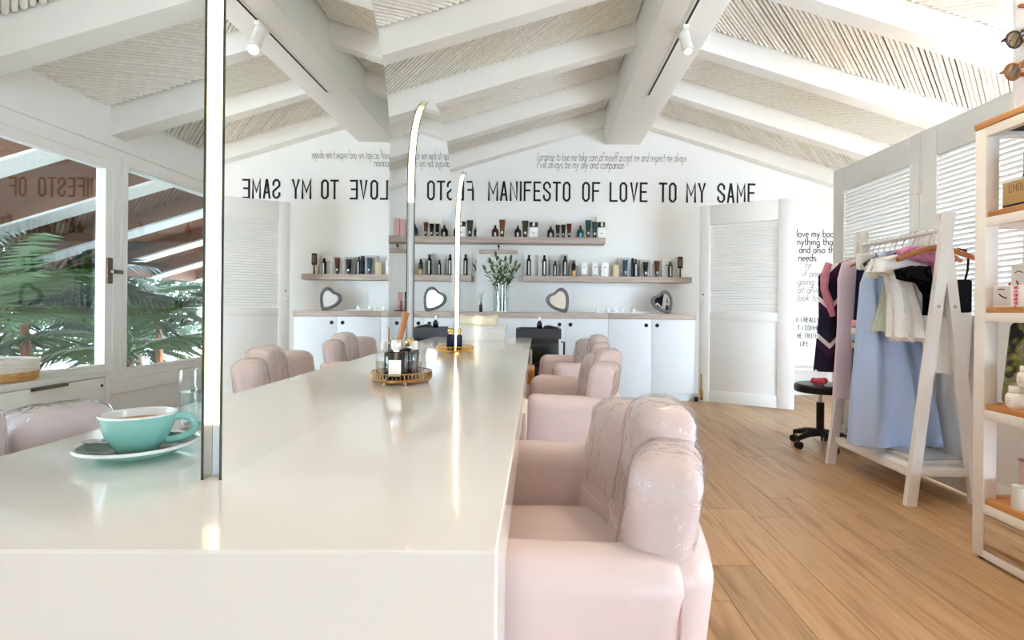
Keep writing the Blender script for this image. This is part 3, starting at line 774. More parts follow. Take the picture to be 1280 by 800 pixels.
def word_mesh(word, size, w, t=0.0012, sh=0.0, font=LOW, gap=0.06):
    m = MB(); x = 0
    for ch_ in word:
        g = font.get(ch_) or UP.get(ch_) or LOW.get(ch_)
        if not g: x += 0.3*size; continue
        for st in g[0]: ribbon(m, st, w, t, size, x, 0, sh)
        x += (g[1]+gap)*size
    return m, x
def text_line(parent, text, x, z, size, w, m_, sh=0, font=LOW, gap=.06, space=.3, width=None):
    words_ = text.split(' ')
    ms = [word_mesh(wd, size, w, 0.0012, sh, font, gap) for wd in words_]
    tot = sum(q[1] for q in ms) + space*size*(len(ms)-1)
    k = (width/tot) if width else 1.0
    for (mb, wd_) in ms:
        for i, v in enumerate(mb.v): mb.v[i] = (v[0]*k, v[1], v[2])
        o = obj('word', mb, m_, parent, loc=(x, 0, z), smooth=False, fix=False); o['kind'] = 'stuff'
        x += (wd_ + space*size)*k
YW = YB - 0.0005
# big letters: left and right pixel edges measured in the photo, one letter = one part
BIG = [('M',610,622.7),('A',625,634.7),('N',637.2,647.2),('I',649.8,651.9),('F',654.6,664.1),('E',666.9,676.2),('S',678.8,688.5),('T',691.2,700.6),('O',703.5,713.1),
       ('O',727.7,737.3),('F',740,750),('L',761.9,771.9),('O',774.4,784),('V',787.7,797.3),('E',799.7,809.4),('T',824,833.5),('O',836,845.6),('M',857.7,870),('Y',872.5,882),
       ('S',896.5,906.3),('A',908.7,918.1),('M',920.6,931.9),('E',934.4,944)]
bl = thing('wall_lettering', 'big black capitals reading manifesto of love to my same', 'lettering', (PX(610.5, 251, YB), YW, PZ(610.5, 251, YB)))
for (chh, xa, xb) in BIG:
    x0, x1 = PX(xa, 240, YB), PX(xb, 240, YB); zb0, zt0 = 2.203, 2.429
    sw = 0.0215; g = UP[chh]; hgt = zt0-zb0-sw; wid = max(0.0, x1-x0-sw)
    m = MB(); k = wid/g[1] if g[1] else 0
    for st in g[0]: ribbon(m, [(p[0]*k, p[1]*hgt) for p in st], sw, 0.006)
    if chh == 'I': m = MB(); ribbon(m, [(0, 0), (0, hgt)], sw, .006)
    obj('letter', m, LETTER, bl, loc=(x0+sw/2-bl.location.x, 0, zb0+sw/2-bl.location.z), smooth=False)
sl = thing('wall_lettering', 'two lines of fine grey handwriting under the ridge beam', 'lettering', (PX(671, 211, YB), YW, PZ(671, 211, YB)))
text_line(sl, 'I promise to love me take care of myself accept me and respect me always', 0, PZ(671, 200.5, YB)-sl.location.z, 0.105, 0.006, LETTERG, 0.25, LOW, 0.03, 0.32, PX(858, 200, YB)-PX(671, 200, YB))
text_line(sl, 'I will always be my ally and companion', 0, PZ(671, 210, YB)-sl.location.z, 0.105, 0.006, LETTERG, 0.25, LOW, 0.03, 0.32, PX(780, 210, YB)-PX(671, 210, YB))
rl = thing('wall_lettering', 'small dark lines of writing beside the open louvred door', 'lettering', (PX(993, 430, YB), YW, PZ(993, 430, YB)))
def rline(text, px, py, size, font, sh=0, m_=LETTERG, w=0.009, gap=.07, space=.32):
    p = p2w(px+2.5, py, YB); text_line(rl, text, p.x-rl.location.x, p.z-rl.location.z, size, w, m_, sh, font, gap, space)
rline('love my body', 993.5, 296, 0.088, LOW, 0, LETTER)
rline('nything that', 994, 306, 0.088, LOW, 0, LETTER)
rline('and also the', 996.5, 316, 0.088, LOW, 0, LETTER)
rline('needs', 995.5, 326, 0.088, LOW, 0, LETTER)
rline('to', 1003, 335, 0.088, LOW, .3, LETTERG, .005)
rline('if one day', 1000, 346, 0.088, LOW, .3, LETTERG, .005)
rline('going to', 994, 356, 0.088, LOW, .3, LETTERG, .005)
rline('at always', 994, 366, 0.088, LOW, .3, LETTERG, .005)
rline('look too my', 993.5, 376, 0.088, LOW, .3, LETTERG, .005)
rline('N I REALLY W', 993, 402.5, 0.052, UP, 0, LETTER, .007, .2, .42)
rline('T I COMMIT', 994.5, 412.5, 0.052, UP, 0, LETTER, .007, .2, .42)
rline('HE TRUTH OF', 994, 422.5, 0.052, UP, 0, LETTER, .007, .2, .42)
rline('LIFE', 998, 432.5, 0.052, UP, 0, LETTER, .007, .2, .42)

# ------------------------------------------------------------------ products on the shelves
def M_(name, r, g, b, rough=0.3, **k): return mat(name, rgb(r, g, b), rough, **k)
AMBER = M_('amber_bottle', 78, 42, 26, .15); AMBERT = M_('brown_tube', 120, 66, 44, .35); OLIVE = M_('olive_tube', 62, 60, 40, .35)
JET = M_('jet_bottle', 24, 22, 22, .2); TEAL = M_('teal_bottle', 26, 70, 78, .2); TEALT = M_('teal_tube', 30, 66, 74, .35)
CREAM = M_('cream_carton', 240, 234, 222, .6); WCART = M_('white_carton', 246, 246, 244, .6); SAND = M_('sand_carton', 214, 196, 160, .6); GREYC = M_('grey_carton', 190, 190, 188, .6)
PINKC = M_('pink_carton', 238, 186, 186, .5); REDB = M_('red_bottle', 196, 40, 52, .2); NAVY = M_('navy_bottle', 28, 42, 66, .2); GOLDL = M_('gold_label', 208, 170, 96, .4); LABELW = M_('white_label', 240, 238, 232, .6)
def arched_bottle(loc, wd, h, m_, label, lab=True, labm=None):
    t = thing('bottle', label, 'bottle', loc, 0, 'hair products on the back shelves'); r = wd/2
    obj('body', MB().lathe([(r*.96,0),(r,.004),(r,h*.5),(r*.86,h*.62),(r*.5,h*.74),(r*.3,h*.78)], n=20, sy=.62), m_, t)
    obj('cap', MB().lathe([(r*.32,h*.775),(r*.32,h*.9),(r*.22,h*.94),(r*.22,h)], n=14), JET, t)
    if lab: obj('label_patch', MB().lathe([(r*1.01,h*.08),(r*1.01,h*.4)], n=20, sy=.64, cap=False), labm or LABELW, t).scale = (.55, 1.0, 1)
    return t
def tall_bottle(loc, wd, h, m_, label, lower=None):
    t = thing('bottle', label, 'bottle', loc, 0, 'hair products on the back shelves'); r = wd/2
    obj('body', MB().lathe([(r*.95,0),(r,.004),(r,h*.74),(r*.85,h*.81),(r*.5,h*.84)], n=20), m_, t)
    obj('cap', MB().lathe([(r*.55,h*.84),(r*.6,h*.86),(r*.6,h*.97),(r*.5,h)], n=16), JET, t)
    if lower: obj('label_band', MB().lathe([(r*1.015,h*.03),(r*1.015,h*.36)], n=20, cap=False), lower, t)
    else: obj('label_strip', MB().box(-r*.28, r*.28, -r*1.03, -r*.9, h*.06, h*.7), LABELW, t, smooth=False)
    return t
def squeeze_tube(loc, wd, h, m_, label):
    t = thing('tube', label, 'tube', loc, 0, 'hair products on the back shelves'); r = wd/2
    obj('cap', MB().lathe([(r*.6,0),(r*.62,.003),(r*.62,h*.16)], n=16), JET, t)
    vs = MB(); prof = []
    n = 16; rows = [(h*.16, .64, .64), (h*.3, .72, .62), (h*.6, .86, .45), (h*.9, 1, .1), (h, 1.02, .06)]
    V_ = []; Fc = []
    for (z, a, b) in rows:
        for k in range(n):
            an = 2*PI*k/n; V_.append((r*a*math.cos(an), r*b*math.sin(an), z))
    for i in range(len(rows)-1):
        for k in range(n): Fc.append((i*n+k, i*n+(k+1)%n, (i+1)*n+(k+1)%n, (i+1)*n+k))
    Fc.append(tuple(range(n-1,-1,-1))); Fc.append(tuple((len(rows)-1)*n+k for k in range(n)))
    obj('tube_body', MB().add(V_, Fc), m_, t)
    obj('label_dot', MB().box(-r*.3, r*.3, -r*.66, -r*.6, h*.2, h*.34), LABELW, t, smooth=False)
    return t
def carton(loc, wd, h, dp, m_, label, mark=True, markm=None, rz=0):
    t = thing('carton', label, 'carton', loc, rz, 'hair products on the back shelves')
    obj('box', MB().cbox(-wd/2, wd/2, -dp/2, dp/2, 0, h, .001), m_, t)
    if mark: obj('printed_line', MB().box(-wd*.22, wd*.22, -dp/2-.0006, -dp/2, h*.66, h*.69), markm or JET, t, smooth=False)
    return t
def jar_box(loc, wd, h, label, cap=True):
    t = thing('jar', label, 'jar', loc, 0, 'hair products on the back shelves')
    obj('body', MB().cbox(-wd/2, wd/2, -wd*.35, wd*.35, 0, h*.66 if cap else h, .003), WCART, t)
    if cap:
        obj('cap', MB().lathe([(wd*.40,h*.66),(wd*.46,h*.7),(wd*.5,h*.97),(wd*.46,h)], n=18, sy=.7), JET, t)
        obj('cap_shine', MB().box(-wd*.1, wd*.12, -wd*.37, -wd*.3, h*.72, h*.96), LABELW, t, smooth=False)  # white patch painted as a highlight on the black cap
    obj('printed_line', MB().box(-wd*.15, wd*.15, -wd*.355, -wd*.35, h*.28, h*.32), JET, t, smooth=False)
    return t
YP = 6.03
def at(xa, xb, ytop, z, d=YP):
    X0, X1 = PX(xa, 290, d), PX(xb, 290, d); return ((X0+X1)/2, d, z), X1-X0, PZ((xa+xb)/2, ytop, d)-z
U = US_Z
l, w_, h = at(614.5, 623.5, 281.5, U); arched_bottle(l, w_, h, AMBER, 'brown shouldered bottle above the plant, upper shelf')
l, w_, h = at(624, 631.5, 274.5, U); squeeze_tube(l, w_, h, AMBERT, 'reddish brown tube on the upper shelf beside the brown bottle')
l, w_, h = at(643, 651.5, 282, U); arched_bottle(l, w_, h, JET, 'black shouldered bottle left of the olive tube on the upper shelf')
l, w_, h = at(652.5, 660.5, 275.8, U); squeeze_tube(l, w_, h, OLIVE, 'dark olive tube in the middle of the upper shelf')
l, w_, h = at(661.5, 672.5, 278, U); jar_box(l, w_, h, 'white square jar with black cap beside the olive tube')
l, w_, h = at(684, 692.8, 282.5, U); arched_bottle(l, w_, h, JET, 'black bottle with broad white base label on the upper shelf')
l, w_, h = at(692.5, 709, 275, U, 6.10); carton(l, w_, h, .05, CREAM, 'cream carton behind the three dark tubes on the upper shelf', False)
l, w_, h = at(694.5, 700, 281, U); squeeze_tube(l, w_, h, JET, 'first black tube in front of the cream carton')
l, w_, h = at(701.5, 707, 281, U); squeeze_tube(l, w_, h, JET, 'second black tube in front of the cream carton')
l, w_, h = at(708.5, 714.5, 279.5, U); squeeze_tube(l, w_, h, AMBER, 'dark brown tube right of the cream carton')
l, w_, h = at(721, 730, 282, U); arched_bottle(l, w_, h, TEAL, 'teal shouldered bottle near the right end of the upper shelf', True, M_('blue_label', 120, 190, 205, .5))
l, w_, h = at(731.5, 739, 275, U); squeeze_tube(l, w_, h, TEALT, 'taller teal tube near the right end of the upper shelf')
l, w_, h = at(739.8, 746.5, 277, U); squeeze_tube(l, w_, h, TEALT, 'shorter teal tube near the right end of the upper shelf')
l, w_, h = at(747, 756.5, 278, U); jar_box(l, w_, h, 'white square jar with black cap at the right end of the upper shelf')
l, w_, h = at(745.5, 755.5, 271.5, U, 6.10); carton(l, w_, h, .05, CREAM, 'cream carton behind the jar at the right end of the upper shelf', False)
l, w_, h = at(488, 493, 279, U); carton(l, w_, h, .05, WCART, 'white carton left of the pink cartons on the upper shelf', False)
l, w_, h = at(493.5, 499.5, 273, U); carton(l, w_, h, .05, PINKC, 'first pink carton on the upper shelf, taller', False)
l, w_, h = at(500.3, 506.3, 274.5, U); carton(l, w_, h, .05, PINKC, 'second pink carton on the upper shelf, shorter', False)
l, w_, h = at(508, 515, 281, U); arched_bottle(l, w_, h, REDB, 'red bottle right of the pink cartons')
l, w_, h = at(566.5, 573, 281.5, U); arched_bottle(l, w_, h, AMBER, 'amber bottle glimpsed between the middle and far mirrors')
Lz = LS_Z
for (a, b, yt, lab, mm) in ((655.5, 667.5, 317.5, 'white carton with black printed line, leftmost on the lower shelf', WCART), (673.5, 684.5, 317.5, 'white carton behind the second tall black bottle', WCART),
        (688.5, 696, 325, 'grey carton behind the short black bottle', GREYC), (701.5, 710, 318.5, 'grey carton behind the third tall black bottle', GREYC), (712.5, 720, 325, 'grey carton behind the gold-labelled bottle', GREYC),
        (772, 787, 322.5, 'grey carton behind the teal tube on the lower shelf', GREYC), (789.5, 792.5, 323, 'slim dark carton beside the navy bottle', NAVY), (799.5, 811, 325, 'pale carton behind the broad black tube', GREYC),
        (812.5, 818.5, 324.5, 'white carton between the two black tubes', WCART), (828, 838, 324, 'white carton left of the black spray bottle', WCART), (846, 853.5, 321, 'pale carton behind the hair brush', CREAM)):
    l, w_, h = at(a, b, yt, Lz, 6.10); carton(l, w_, h, .06, mm, lab, mm in (WCART,))
for (a, b, yt, lab, mm, lo) in ((659, 664.2, 318.8, 'tall black bottle, leftmost on the lower shelf', JET, None), (678.2, 683.6, 319, 'tall black bottle, second from the left on the lower shelf', JET, None), (692, 696.4, 326.5, 'short black bottle between two tall ones', JET, None),
        (704, 709.4, 320, 'tall black bottle, third from the left on the lower shelf', JET, None), (715, 720, 326, 'short black bottle with gold lower label', JET, GOLDL), (793, 797.2, 324, 'slim navy bottle on the lower shelf', NAVY, None), (835.5, 841, 327, 'black spray bottle left of the hair brush', JET, None)):
    l, w_, h = at(a, b, yt, Lz); tall_bottle(l, w_, h, mm, lab, lo)
for (a, b, yt, lab, mm) in ((778.5, 785.3, 325, 'dark teal tube on the lower shelf', TEALT), (803.8, 811, 327.5, 'broad black tube with white spot on the lower shelf', JET), (818.3, 825, 326, 'black tube right of the white carton on the lower shelf', AMBER)):
    l, w_, h = at(a, b, yt, Lz); squeeze_tube(l, w_, h, mm, lab)
for (a, b, lab) in ((727, 733.5, 'small white printed carton, first of the stacked three'), (740.5, 747.5, 'small white printed carton, second of the stacked three'), (752, 760.5, 'plain white carton, third of the stacked three')):
    l, w_, h = at(a, b, 329, Lz)
    t = carton(l, w_, h, .06, WCART, lab, True)
    if 'plain' not in lab: obj('printed_squares', MB().box(w_*.05, w_*.3, -.0306, -.03, .006, .022).box(-w_*.3, -w_*.05, -.0306, -.03, .006, .022), JET, t, smooth=False)
l, w_, h = at(766.5, 773.5, 331, Lz); carton(l, w_, h, .05, SAND, 'small sand coloured carton on the lower shelf', False)
# paddle brush leaning on its carton
br_l, w_, h = at(847.5, 854, 320.8, Lz)
t = thing('hair_brush', 'black paddle hair brush standing at the right end of the lower shelf', 'brush', br_l)
obj('handle', MB().tube([(0,0,0),(0,0,h*.25),(0,0,h*.55)], [.011,.008,.008], 8), JET, t)
obj('paddle', MB().rbox(0, 0, h*.72, w_*.5, .010, h*.28, .0099, 4), JET, t)
obj('bristle_pad', MB().rbox(0, -.010, h*.72, w_*.36, .006, h*.2, .005, 3), M_('brush_pad', 120, 92, 66, .6), t)

# worktop objects
CT = CTOP
def heart_pts(s, n=40, rot=0):
    P = []
    for k in range(n):
        a = 2*PI*k/n
        x = 16*math.sin(a)**3; z = 13*math.cos(a)-5*math.cos(2*a)-2*math.cos(3*a)-math.cos(4*a)
        # soften the notch and the point into a rounded, puffy heart
        P.append((x*1.0, z))
    Q = []
    for _ in range(1): P = [(sum(P[(k+j) % n][0] for j in range(-2, 3))/5, sum(P[(k+j) % n][1] for j in range(-2, 3))/5) for k in range(n)]
    for k in range(n):
        x = sum(P[(k+j) % n][0] for j in range(-3, 4))/7; z = sum(P[(k+j) % n][1] for j in range(-3, 4))/7
        a = 2*PI*k/n; Q.append((x*s/28*.78 + .22*.52*s*math.sin(a), z*s/23.5*.78 + .22*.52*s*math.cos(a)))
    c, si = math.cos(rot), math.sin(rot)
    return [(x*c - z*si, x*si + z*c) for (x, z) in Q]
def heart_mirror(px, py, size, rot, label, d=5.95):
    o_ = heart_pts(size, rot=rot); i_ = [(x*.70, z*.70) for (x, z) in o_]
    zmin = min(z for _, z in o_)
    t = thing('heart_mirror', label, 'mirror', (PX(px, py, d), d, CT), 0, 'heart mirrors on the worktop')
    fr_ = MB(); n = len(o_)
    # rounded frame: loft rings
    rings = []
    for (f, y) in ((1.0, 0.0), (1.0, -.02), (.95, -.032), (.85, -.036), (.75, -.032), (.70, -.02), (.70, 0.0)):
        rings.append([(x*f, y, z*f - zmin) for (x, z) in o_])
    vs = [p for r_ in rings for p in r_]; fs = []
    for i in range(len(rings)):
        for k in range(n): fs.append((i*n+k, i*n+(k+1)%n, ((i+1)%len(rings))*n+(k+1)%n, ((i+1)%len(rings))*n+k))
    obj('frame', fr_.add(vs, fs), M_('grey_velvet_frame', 122, 122, 126, .8, bump=.5, bscale=200), t)
    obj('mirror_glass', MB().prism([(x, z-zmin) for (x, z) in i_], 'Y', -.018, -.012), MIRROR, t, smooth=False)
    return t
heart_mirror(698, 378, 0.27, R(34), 'grey heart mirror behind the black trolley')
heart_mirror(828, 380, 0.25, R(32), 'grey heart mirror near the open louvred door')
# white cups on a tray
tx0, tx1 = PX(742, 391, 5.9), PX(806, 391, 5.9)
tr_ = tag(obj('white_tray', MB().cbox(-(tx1-tx0)/2, (tx1-tx0)/2, -.07, .07, 0, .012, .003), WCART, None, loc=((tx0+tx1)/2, 5.9, CT)), 'flat white tray with little white pots on the worktop', 'tray')
for k, px in enumerate((747, 760, 769, 777, 791)):
    t = thing('pot', ['small white pot, first on the tray', 'small white pot, second on the tray', 'small white pot, third on the tray', 'small white pot, fourth on the tray', 'small white pot at the right end of the tray'][k], 'pot', (PX(px, 390, 5.9), 5.9+(k % 2)*.03-.015, CT+.0121), 0, 'little white pots on the tray')
    hh = [.05, .062, .045, .058, .06][k]; rr = [.026, .027, .025, .028, .022][k]
    obj('body', MB().lathe([(rr*.8,0),(rr,.006),(rr,hh*.6),(rr*.75,hh*.7),(rr*.5,hh*.75)], n=20), WCART, t)
    obj('lid', MB().lathe([(rr*.55,hh*.75),(rr*.55,hh*.9),(rr*.2,hh)], n=16), M_('pale_lid', 226, 226, 226, .4), t)
# reed diffuser
t = thing('reed_diffuser', 'dark reed diffuser left of the plant vase', 'diffuser', (PX(601, 390, 5.9), 5.9, CT))
obj('bottle', MB().lathe([(.017,0),(.019,.004),(.019,.075),(.009,.085),(.009,.098)], n=18), JET, t)
for (dx, dy, hh) in ((-.012, .0, .21), (.022, .01, .23), (.004, -.012, .2)):
    obj('reed', MB().cyl((0,0,.02), (dx, dy, hh), .0022, n=6), JET, t)
# vase with leafy sprigs
vx = PX(626.5, 390, 5.9)
t = thing('glass_vase', 'tall clear glass vase on the worktop holding leafy sprigs', 'vase', (vx, 5.9, CT))
vr = .088
obj('glass', MB().lathe([(.0,.001),(vr*.95,.001),(vr,.006),(vr,.30),(vr-.004,.30),(vr-.004,.012),(0,.012)], n=32, cap=False), CLEARG, t)
obj('water', MB().lathe([(0,.0125),(vr-.006,.0125),(vr-.006,.16),(0,.16)], n=28, cap=False), sheet_glass('water_film', (.90,.95,.92,1), 1.2), t)
pl = thing('leafy_sprigs', 'green leafy sprigs standing in the glass vase', 'plant', (vx, 5.9, CT+.014))
rnd = random.Random(5)
tops = [(-.17,.0,.44),(-.12,.04,.52),(-.06,-.03,.585),(-.02,.04,.49),(.04,-.04,.53),(.09,.02,.55),(.14,-.02,.49),(.17,.03,.46),(.03,.05,.44),(-.09,-.05,.43),(.11,.06,.42)]
def leaf_quad(m, p, d, up, L, wd):
    s = d.cross(up).normalized()*wd/2; n_ = s.cross(d).normalized()
    m.add([p, p+d*L*.35+s-n_*.1*wd, p+d*L*.75+s*.75-n_*.08*wd, p+d*L, p+d*L*.75-s*.75-n_*.08*wd, p+d*L*.35-s-n_*.1*wd, p+d*L*.5], [(0,1,6),(1,2,6),(2,3,6),(3,4,6),(4,5,6),(5,0,6)])
for (tx, ty, tz) in tops:
    m = MB(); b0 = Vector((tx*.2, ty*.2, 0)); m1 = Vector((tx*.35, ty*.4, tz*.55)); e = Vector((tx, ty, tz))
    pts = [b0, m1, m1.lerp(e, .5)+Vector((0,0,.01)), e]
    st = obj('stem', MB().tube(pts, [.005,.004,.003,.002], 5), M_('green_stem', 92, 112, 60, .5), pl)
    for q in range(13):
        t_ = .05+.95*q/12; f = t_*2; p = (pts[1].lerp(pts[2], f) if f < 1 else pts[2].lerp(pts[3], f-1))
        a = q*2.4+rnd.uniform(-.4,.4); d = Vector((math.cos(a), math.sin(a)*.8, rnd.uniform(.1,.9))).normalized()
        leaf_quad(m, p, d, Vector((0,0,1)), rnd.uniform(.055,.085), rnd.uniform(.026,.036))
    leaf_quad(m, e, (e-m1).normalized(), Vector((0,1,0)), .08, .032)
    o = obj('leaves', m, GREEN, st, fix=False); o['kind'] = 'stuff'
# display of make-up at the left end of the worktop
t = thing('display_stand', 'black stand with pink backed pack on the worktop seen between two mirrors', 'display', (PX(505, 388, 5.9), 5.9, CT))
obj('base', MB().cbox(-.09,.09,-.06,.06,0,.012,.003), JET, t); obj('back_card', MB().cbox(.0,.085,.02,.03,.0121,.215,.002), JET, t)
obj('pink_card', MB().cbox(-.07,-.01,.0,.012,.0121,.21,.002), PINKC, t)
for k in range(4): obj('lipstick', MB().cyl((-.06+.035*k,-.03,.0121),(-.06+.035*k,-.03,.085+.03*(k%2)),.008), JET if k % 2 else PINKC, t)

# ------------------------------------------------------------------ black salon trolley behind the table end
TXa, TXb, TYa, TYb, TT = -0.178, 0.222, 4.72, 5.12, 0.79
t = thing('salon_trolley', 'black salon trolley at the far end of the table', 'trolley', ((TXa+TXb)/2, (TYa+TYb)/2, 0))
hw, hd = (TXb-TXa)/2, (TYb-TYa)/2
obj('body', MB().cbox(-hw+.02, hw-.02, -hd+.02, hd-.02, .1, .7, .006), DARKGREY, t)
tray_o = [(-hw,-hd),(hw,-hd),(hw,hd),(-hw,hd)]; tray_i = [(-hw+.02,-hd+.02),(hw-.02,-hd+.02),(hw-.02,hd-.02),(-hw+.02,hd-.02)]
tt = obj('top_tray', MB().ring(tray_o, tray_i, 'Z', .7005, .79).box(-hw+.02, hw-.02, -hd+.02, hd-.02, .7005, .735), DARKGREY, t, smooth=False)
for k, (z0, z1) in enumerate(((.49,.68),(.30,.48),(.12,.29))):
    dd = obj('drawer', MB().cbox(-hw+.03, hw-.03, -hd+.006, -hd+.0195, z0, z1, .004), BLACK, t)
    obj('drawer_pull', MB().cbox(-hw+.07, hw-.07, -hd-.004, -hd+.0055, z1-.05, z1-.03, .003), DARKGREY, dd)
obj('side_rail', MB().tube([(hw+.002,-.1,.45),(hw+.03,-.1,.45),(hw+.03,-.1,.67),(hw+.002,-.1,.67)], .009, 8), BLACK, t)
for sx in (-1, 1):
    for sy in (-1, 1):
        cs = obj('castor', MB().cyl((sx*(hw-.05), sy*(hd-.05), .045), (sx*(hw-.05), sy*(hd-.05), .0995), .012).cyl((sx*(hw-.05)-.014, sy*(hd-.05), .03), (sx*(hw-.05)+.014, sy*(hd-.05), .03), .03, n=16), BLACK, t)
t = thing('pump_bottle', 'black pump bottle standing on the black trolley', 'bottle', (0.03, 4.90, .7352))
obj('body', MB().lathe([(.022,0),(.024,.004),(.024,.1),(.012,.115),(.012,.125)], n=18), JET, t)
obj('pump', MB().cyl((0,0,.125),(0,0,.15),.006).cbox(-.035,.012,-.007,.007,.148,.158,.002), CHROME, t)
t = thing('hair_dryer', 'black hair dryer lying on the black trolley', 'hair dryer', (0.13, 4.92, .7352), R(10))
obj('barrel', MB().tube([(-.06,0,.05),(-.02,0,.05),(.05,0,.04),(.09,0,.035)], [.026,.034,.03,.022], 14), BLACK, t)
obj('grip', MB().tube([(0,0,.035),(.015,-.06,.02),(.02,-.11,.018)], [.018,.017,.016], 10), BLACK, t)

# ------------------------------------------------------------------ things on the styling table
Tz = TZ + 0.0002
def gallery_tray(loc, r, label, m_):
    t = thing('round_tray', label, 'tray', loc, 0, 'round gold trays in the gaps between mirrors')
    obj('plate', MB().lathe([(0,.010),(r*.98,.010),(r,.012),(r,.016),(0,.016)], n=48, cap=False), m_, t)
    obj('foot_ring', MB().lathe([(r*.99,.009),(r*1.02,.012),(r*1.0,.016),(r*.985,.012),(r*.99,.009)], n=48, cap=False), m_, t)
    # pierced gallery: two rims joined by little posts
    for z in (.016, .036): obj('rim', MB().tube([(r*math.cos(2*PI*k/48), r*math.sin(2*PI*k/48), z) for k in range(48)], .0022, 6, closed=True), m_, t)
    g = MB()
    for k in range(56):
        a = 2*PI*k/56; g.cyl((r*math.cos(a), r*math.sin(a), .016), (r*math.cos(a), r*math.sin(a), .036), .0019, n=5)
    o = obj('pierced_gallery', g, m_, t); o['kind'] = 'stuff'
    for k in range(4):
        a = 2*PI*k/4+.5; obj('foot', MB().lathe([(.0,0),(.005,0),(.006,.005),(.004,.0105),(0,.0105)], r*.9*math.cos(a), r*.9*math.sin(a), 0, 10, cap=False), m_, t)
    return t
G1 = (-0.46, 1.78, Tz); G2 = (-0.46, 2.95, Tz)
gallery_tray(G1, .112, 'pierced antique gold tray carrying perfume bottles', M_('antique_gold_tray', 176, 138, 92, .3, metal=1))
gallery_tray(G2, .115, 'bright gold tray carrying two blue vials', M_('bright_gold', 232, 184, 84, .22, metal=1))
pz = Tz + .0162
def perfume(loc, wd, h, dp, body, capm, label, lab=None, rz=0, caph=.35):
    t = thing('perfume_bottle', label, 'bottle', loc, rz)
    obj('body', MB().cbox(-wd/2, wd/2, -dp/2, dp/2, 0, h*(1-caph), .005), body, t)
    obj('neck', MB().lathe([(wd*.16,h*(1-caph)),(wd*.16,h*(1-caph)+.006)], n=16), CHROME, t)
    obj('cap', MB().lathe([(wd*.27,h*(1-caph)+.0062),(wd*.28,h*(1-caph)+.008),(wd*.28,h-.002),(wd*.26,h)], n=24), capm, t)
    if lab: obj('label_patch', MB().box(-wd*.28, wd*.28, -dp/2-.0007, -dp/2-.0001, h*.1, h*.5), lab, t, smooth=False)
    return t
DKGREEN = M_('dark_green_glass', 26, 34, 22, .06, coat=.5); SILV = M_('silver_cap', 214, 210, 214, .18, metal=1)
perfume((-.445, 1.712, pz), .070, .128, .042, DKGREEN, SILV, 'square dark green perfume bottle with white label and silver cap', LABELW, 0, .3)
perfume((-.495, 1.76, pz), .05, .165, .035, M_('olive_glass', 84, 84, 50, .08), GOLD, 'perfume bottle with tall gold cap at the back of the tray', None, 0, .34)
perfume((-.425, 1.80, pz), .058, .128, .04, M_('black_glass', 26, 24, 24, .06), M_('pale_gold_cap', 196, 180, 130, .2, metal=1), 'black perfume bottle with pale gold cap', None, 0, .26)
t = thing('perfume_bottle', 'clear ribbed glass spray bottle on the gold tray', 'bottle', (-.395, 1.745, pz))
obj('body', MB().lathe([(.0,0),(.024,0),(.026,.003),(.026,.078),(.012,.088),(.011,.094)], n=24, cap=False), CLEARG, t)
obj('liquid', MB().lathe([(0,.004),(.0235,.004),(.0235,.055),(0,.055)], n=20, cap=False), sheet_glass('amber_liquid', (.86,.78,.72,1), 1), t)
obj('spray_cap', MB().lathe([(.011,.094),(.011,.118),(.008,.122)], n=16), M_('frosted_cap', 232, 226, 220, .3), t)
t = thing('wooden_brush', 'slender light wooden brush handle standing among the perfume bottles', 'brush', (-.474, 1.82, pz))
obj('holder', MB().lathe([(0,0),(.015,0),(.016,.003),(.016,.07),(.0145,.07),(.0145,.005),(0,.005)], n=20, cap=False), CLEARG, t)
obj('handle', MB().tube([(0,0,.006),(.003,0,.08),(.02,.005,.17),(.03,.008,.215)], [.008,.009,.0105,.013], 12), wood_mat('brush_wood', rgb(190,130,80), rgb(170,108,62), rgb(130,78,44), 'Z', .4), t)
for k, (dx, dy, lab) in enumerate(((-.018, -.02, 'left navy vial with gold stopper on the bright gold tray'), (.022, -.012, 'right navy vial with gold stopper on the bright gold tray'))):
    t = thing('vial', lab, 'vial', (G2[0]+.02+dx, G2[1]+dy-.02, pz), 0, 'navy vials on the gold tray')
    obj('body', MB().lathe([(.014,0),(.0155,.003),(.0155,.078),(.008,.086)], n=20), M_('navy_glass', 24, 26, 58, .06), t)
    obj('stopper', MB().lathe([(.008,.086),(.008,.096),(.013,.1),(.013,.112),(.006,.118)], n=16), GOLD, t)
# white box with a cream cushion, end of the table
t = thing('white_box', 'white box at the far end of the table', 'box', (-.365, 4.10, Tz))
obj('carton', MB().cbox(-.13,.13,-.1,.1,0,.095,.006), WCART, t); obj('lid', MB().cbox(-.134,.134,-.104,.104,.0952,.115,.004), WCART, t)
def puff(p): return Vector((p.x*(1+.08*abs(p.z)/.03), p.y, p.z + (.018*(abs(p.x)/.09)**2 if p.z > 0 else 0)))
tag(obj('folded_towel', MB().rbox(0,0,.035,.095,.07,.035,.03,4,puff,4), M_('cream_towel', 250, 240, 214, .8, bump=.4, bscale=80), None, loc=(-.39, 4.10, Tz+.1155)), 'folded cream towel on the white box', 'towel')

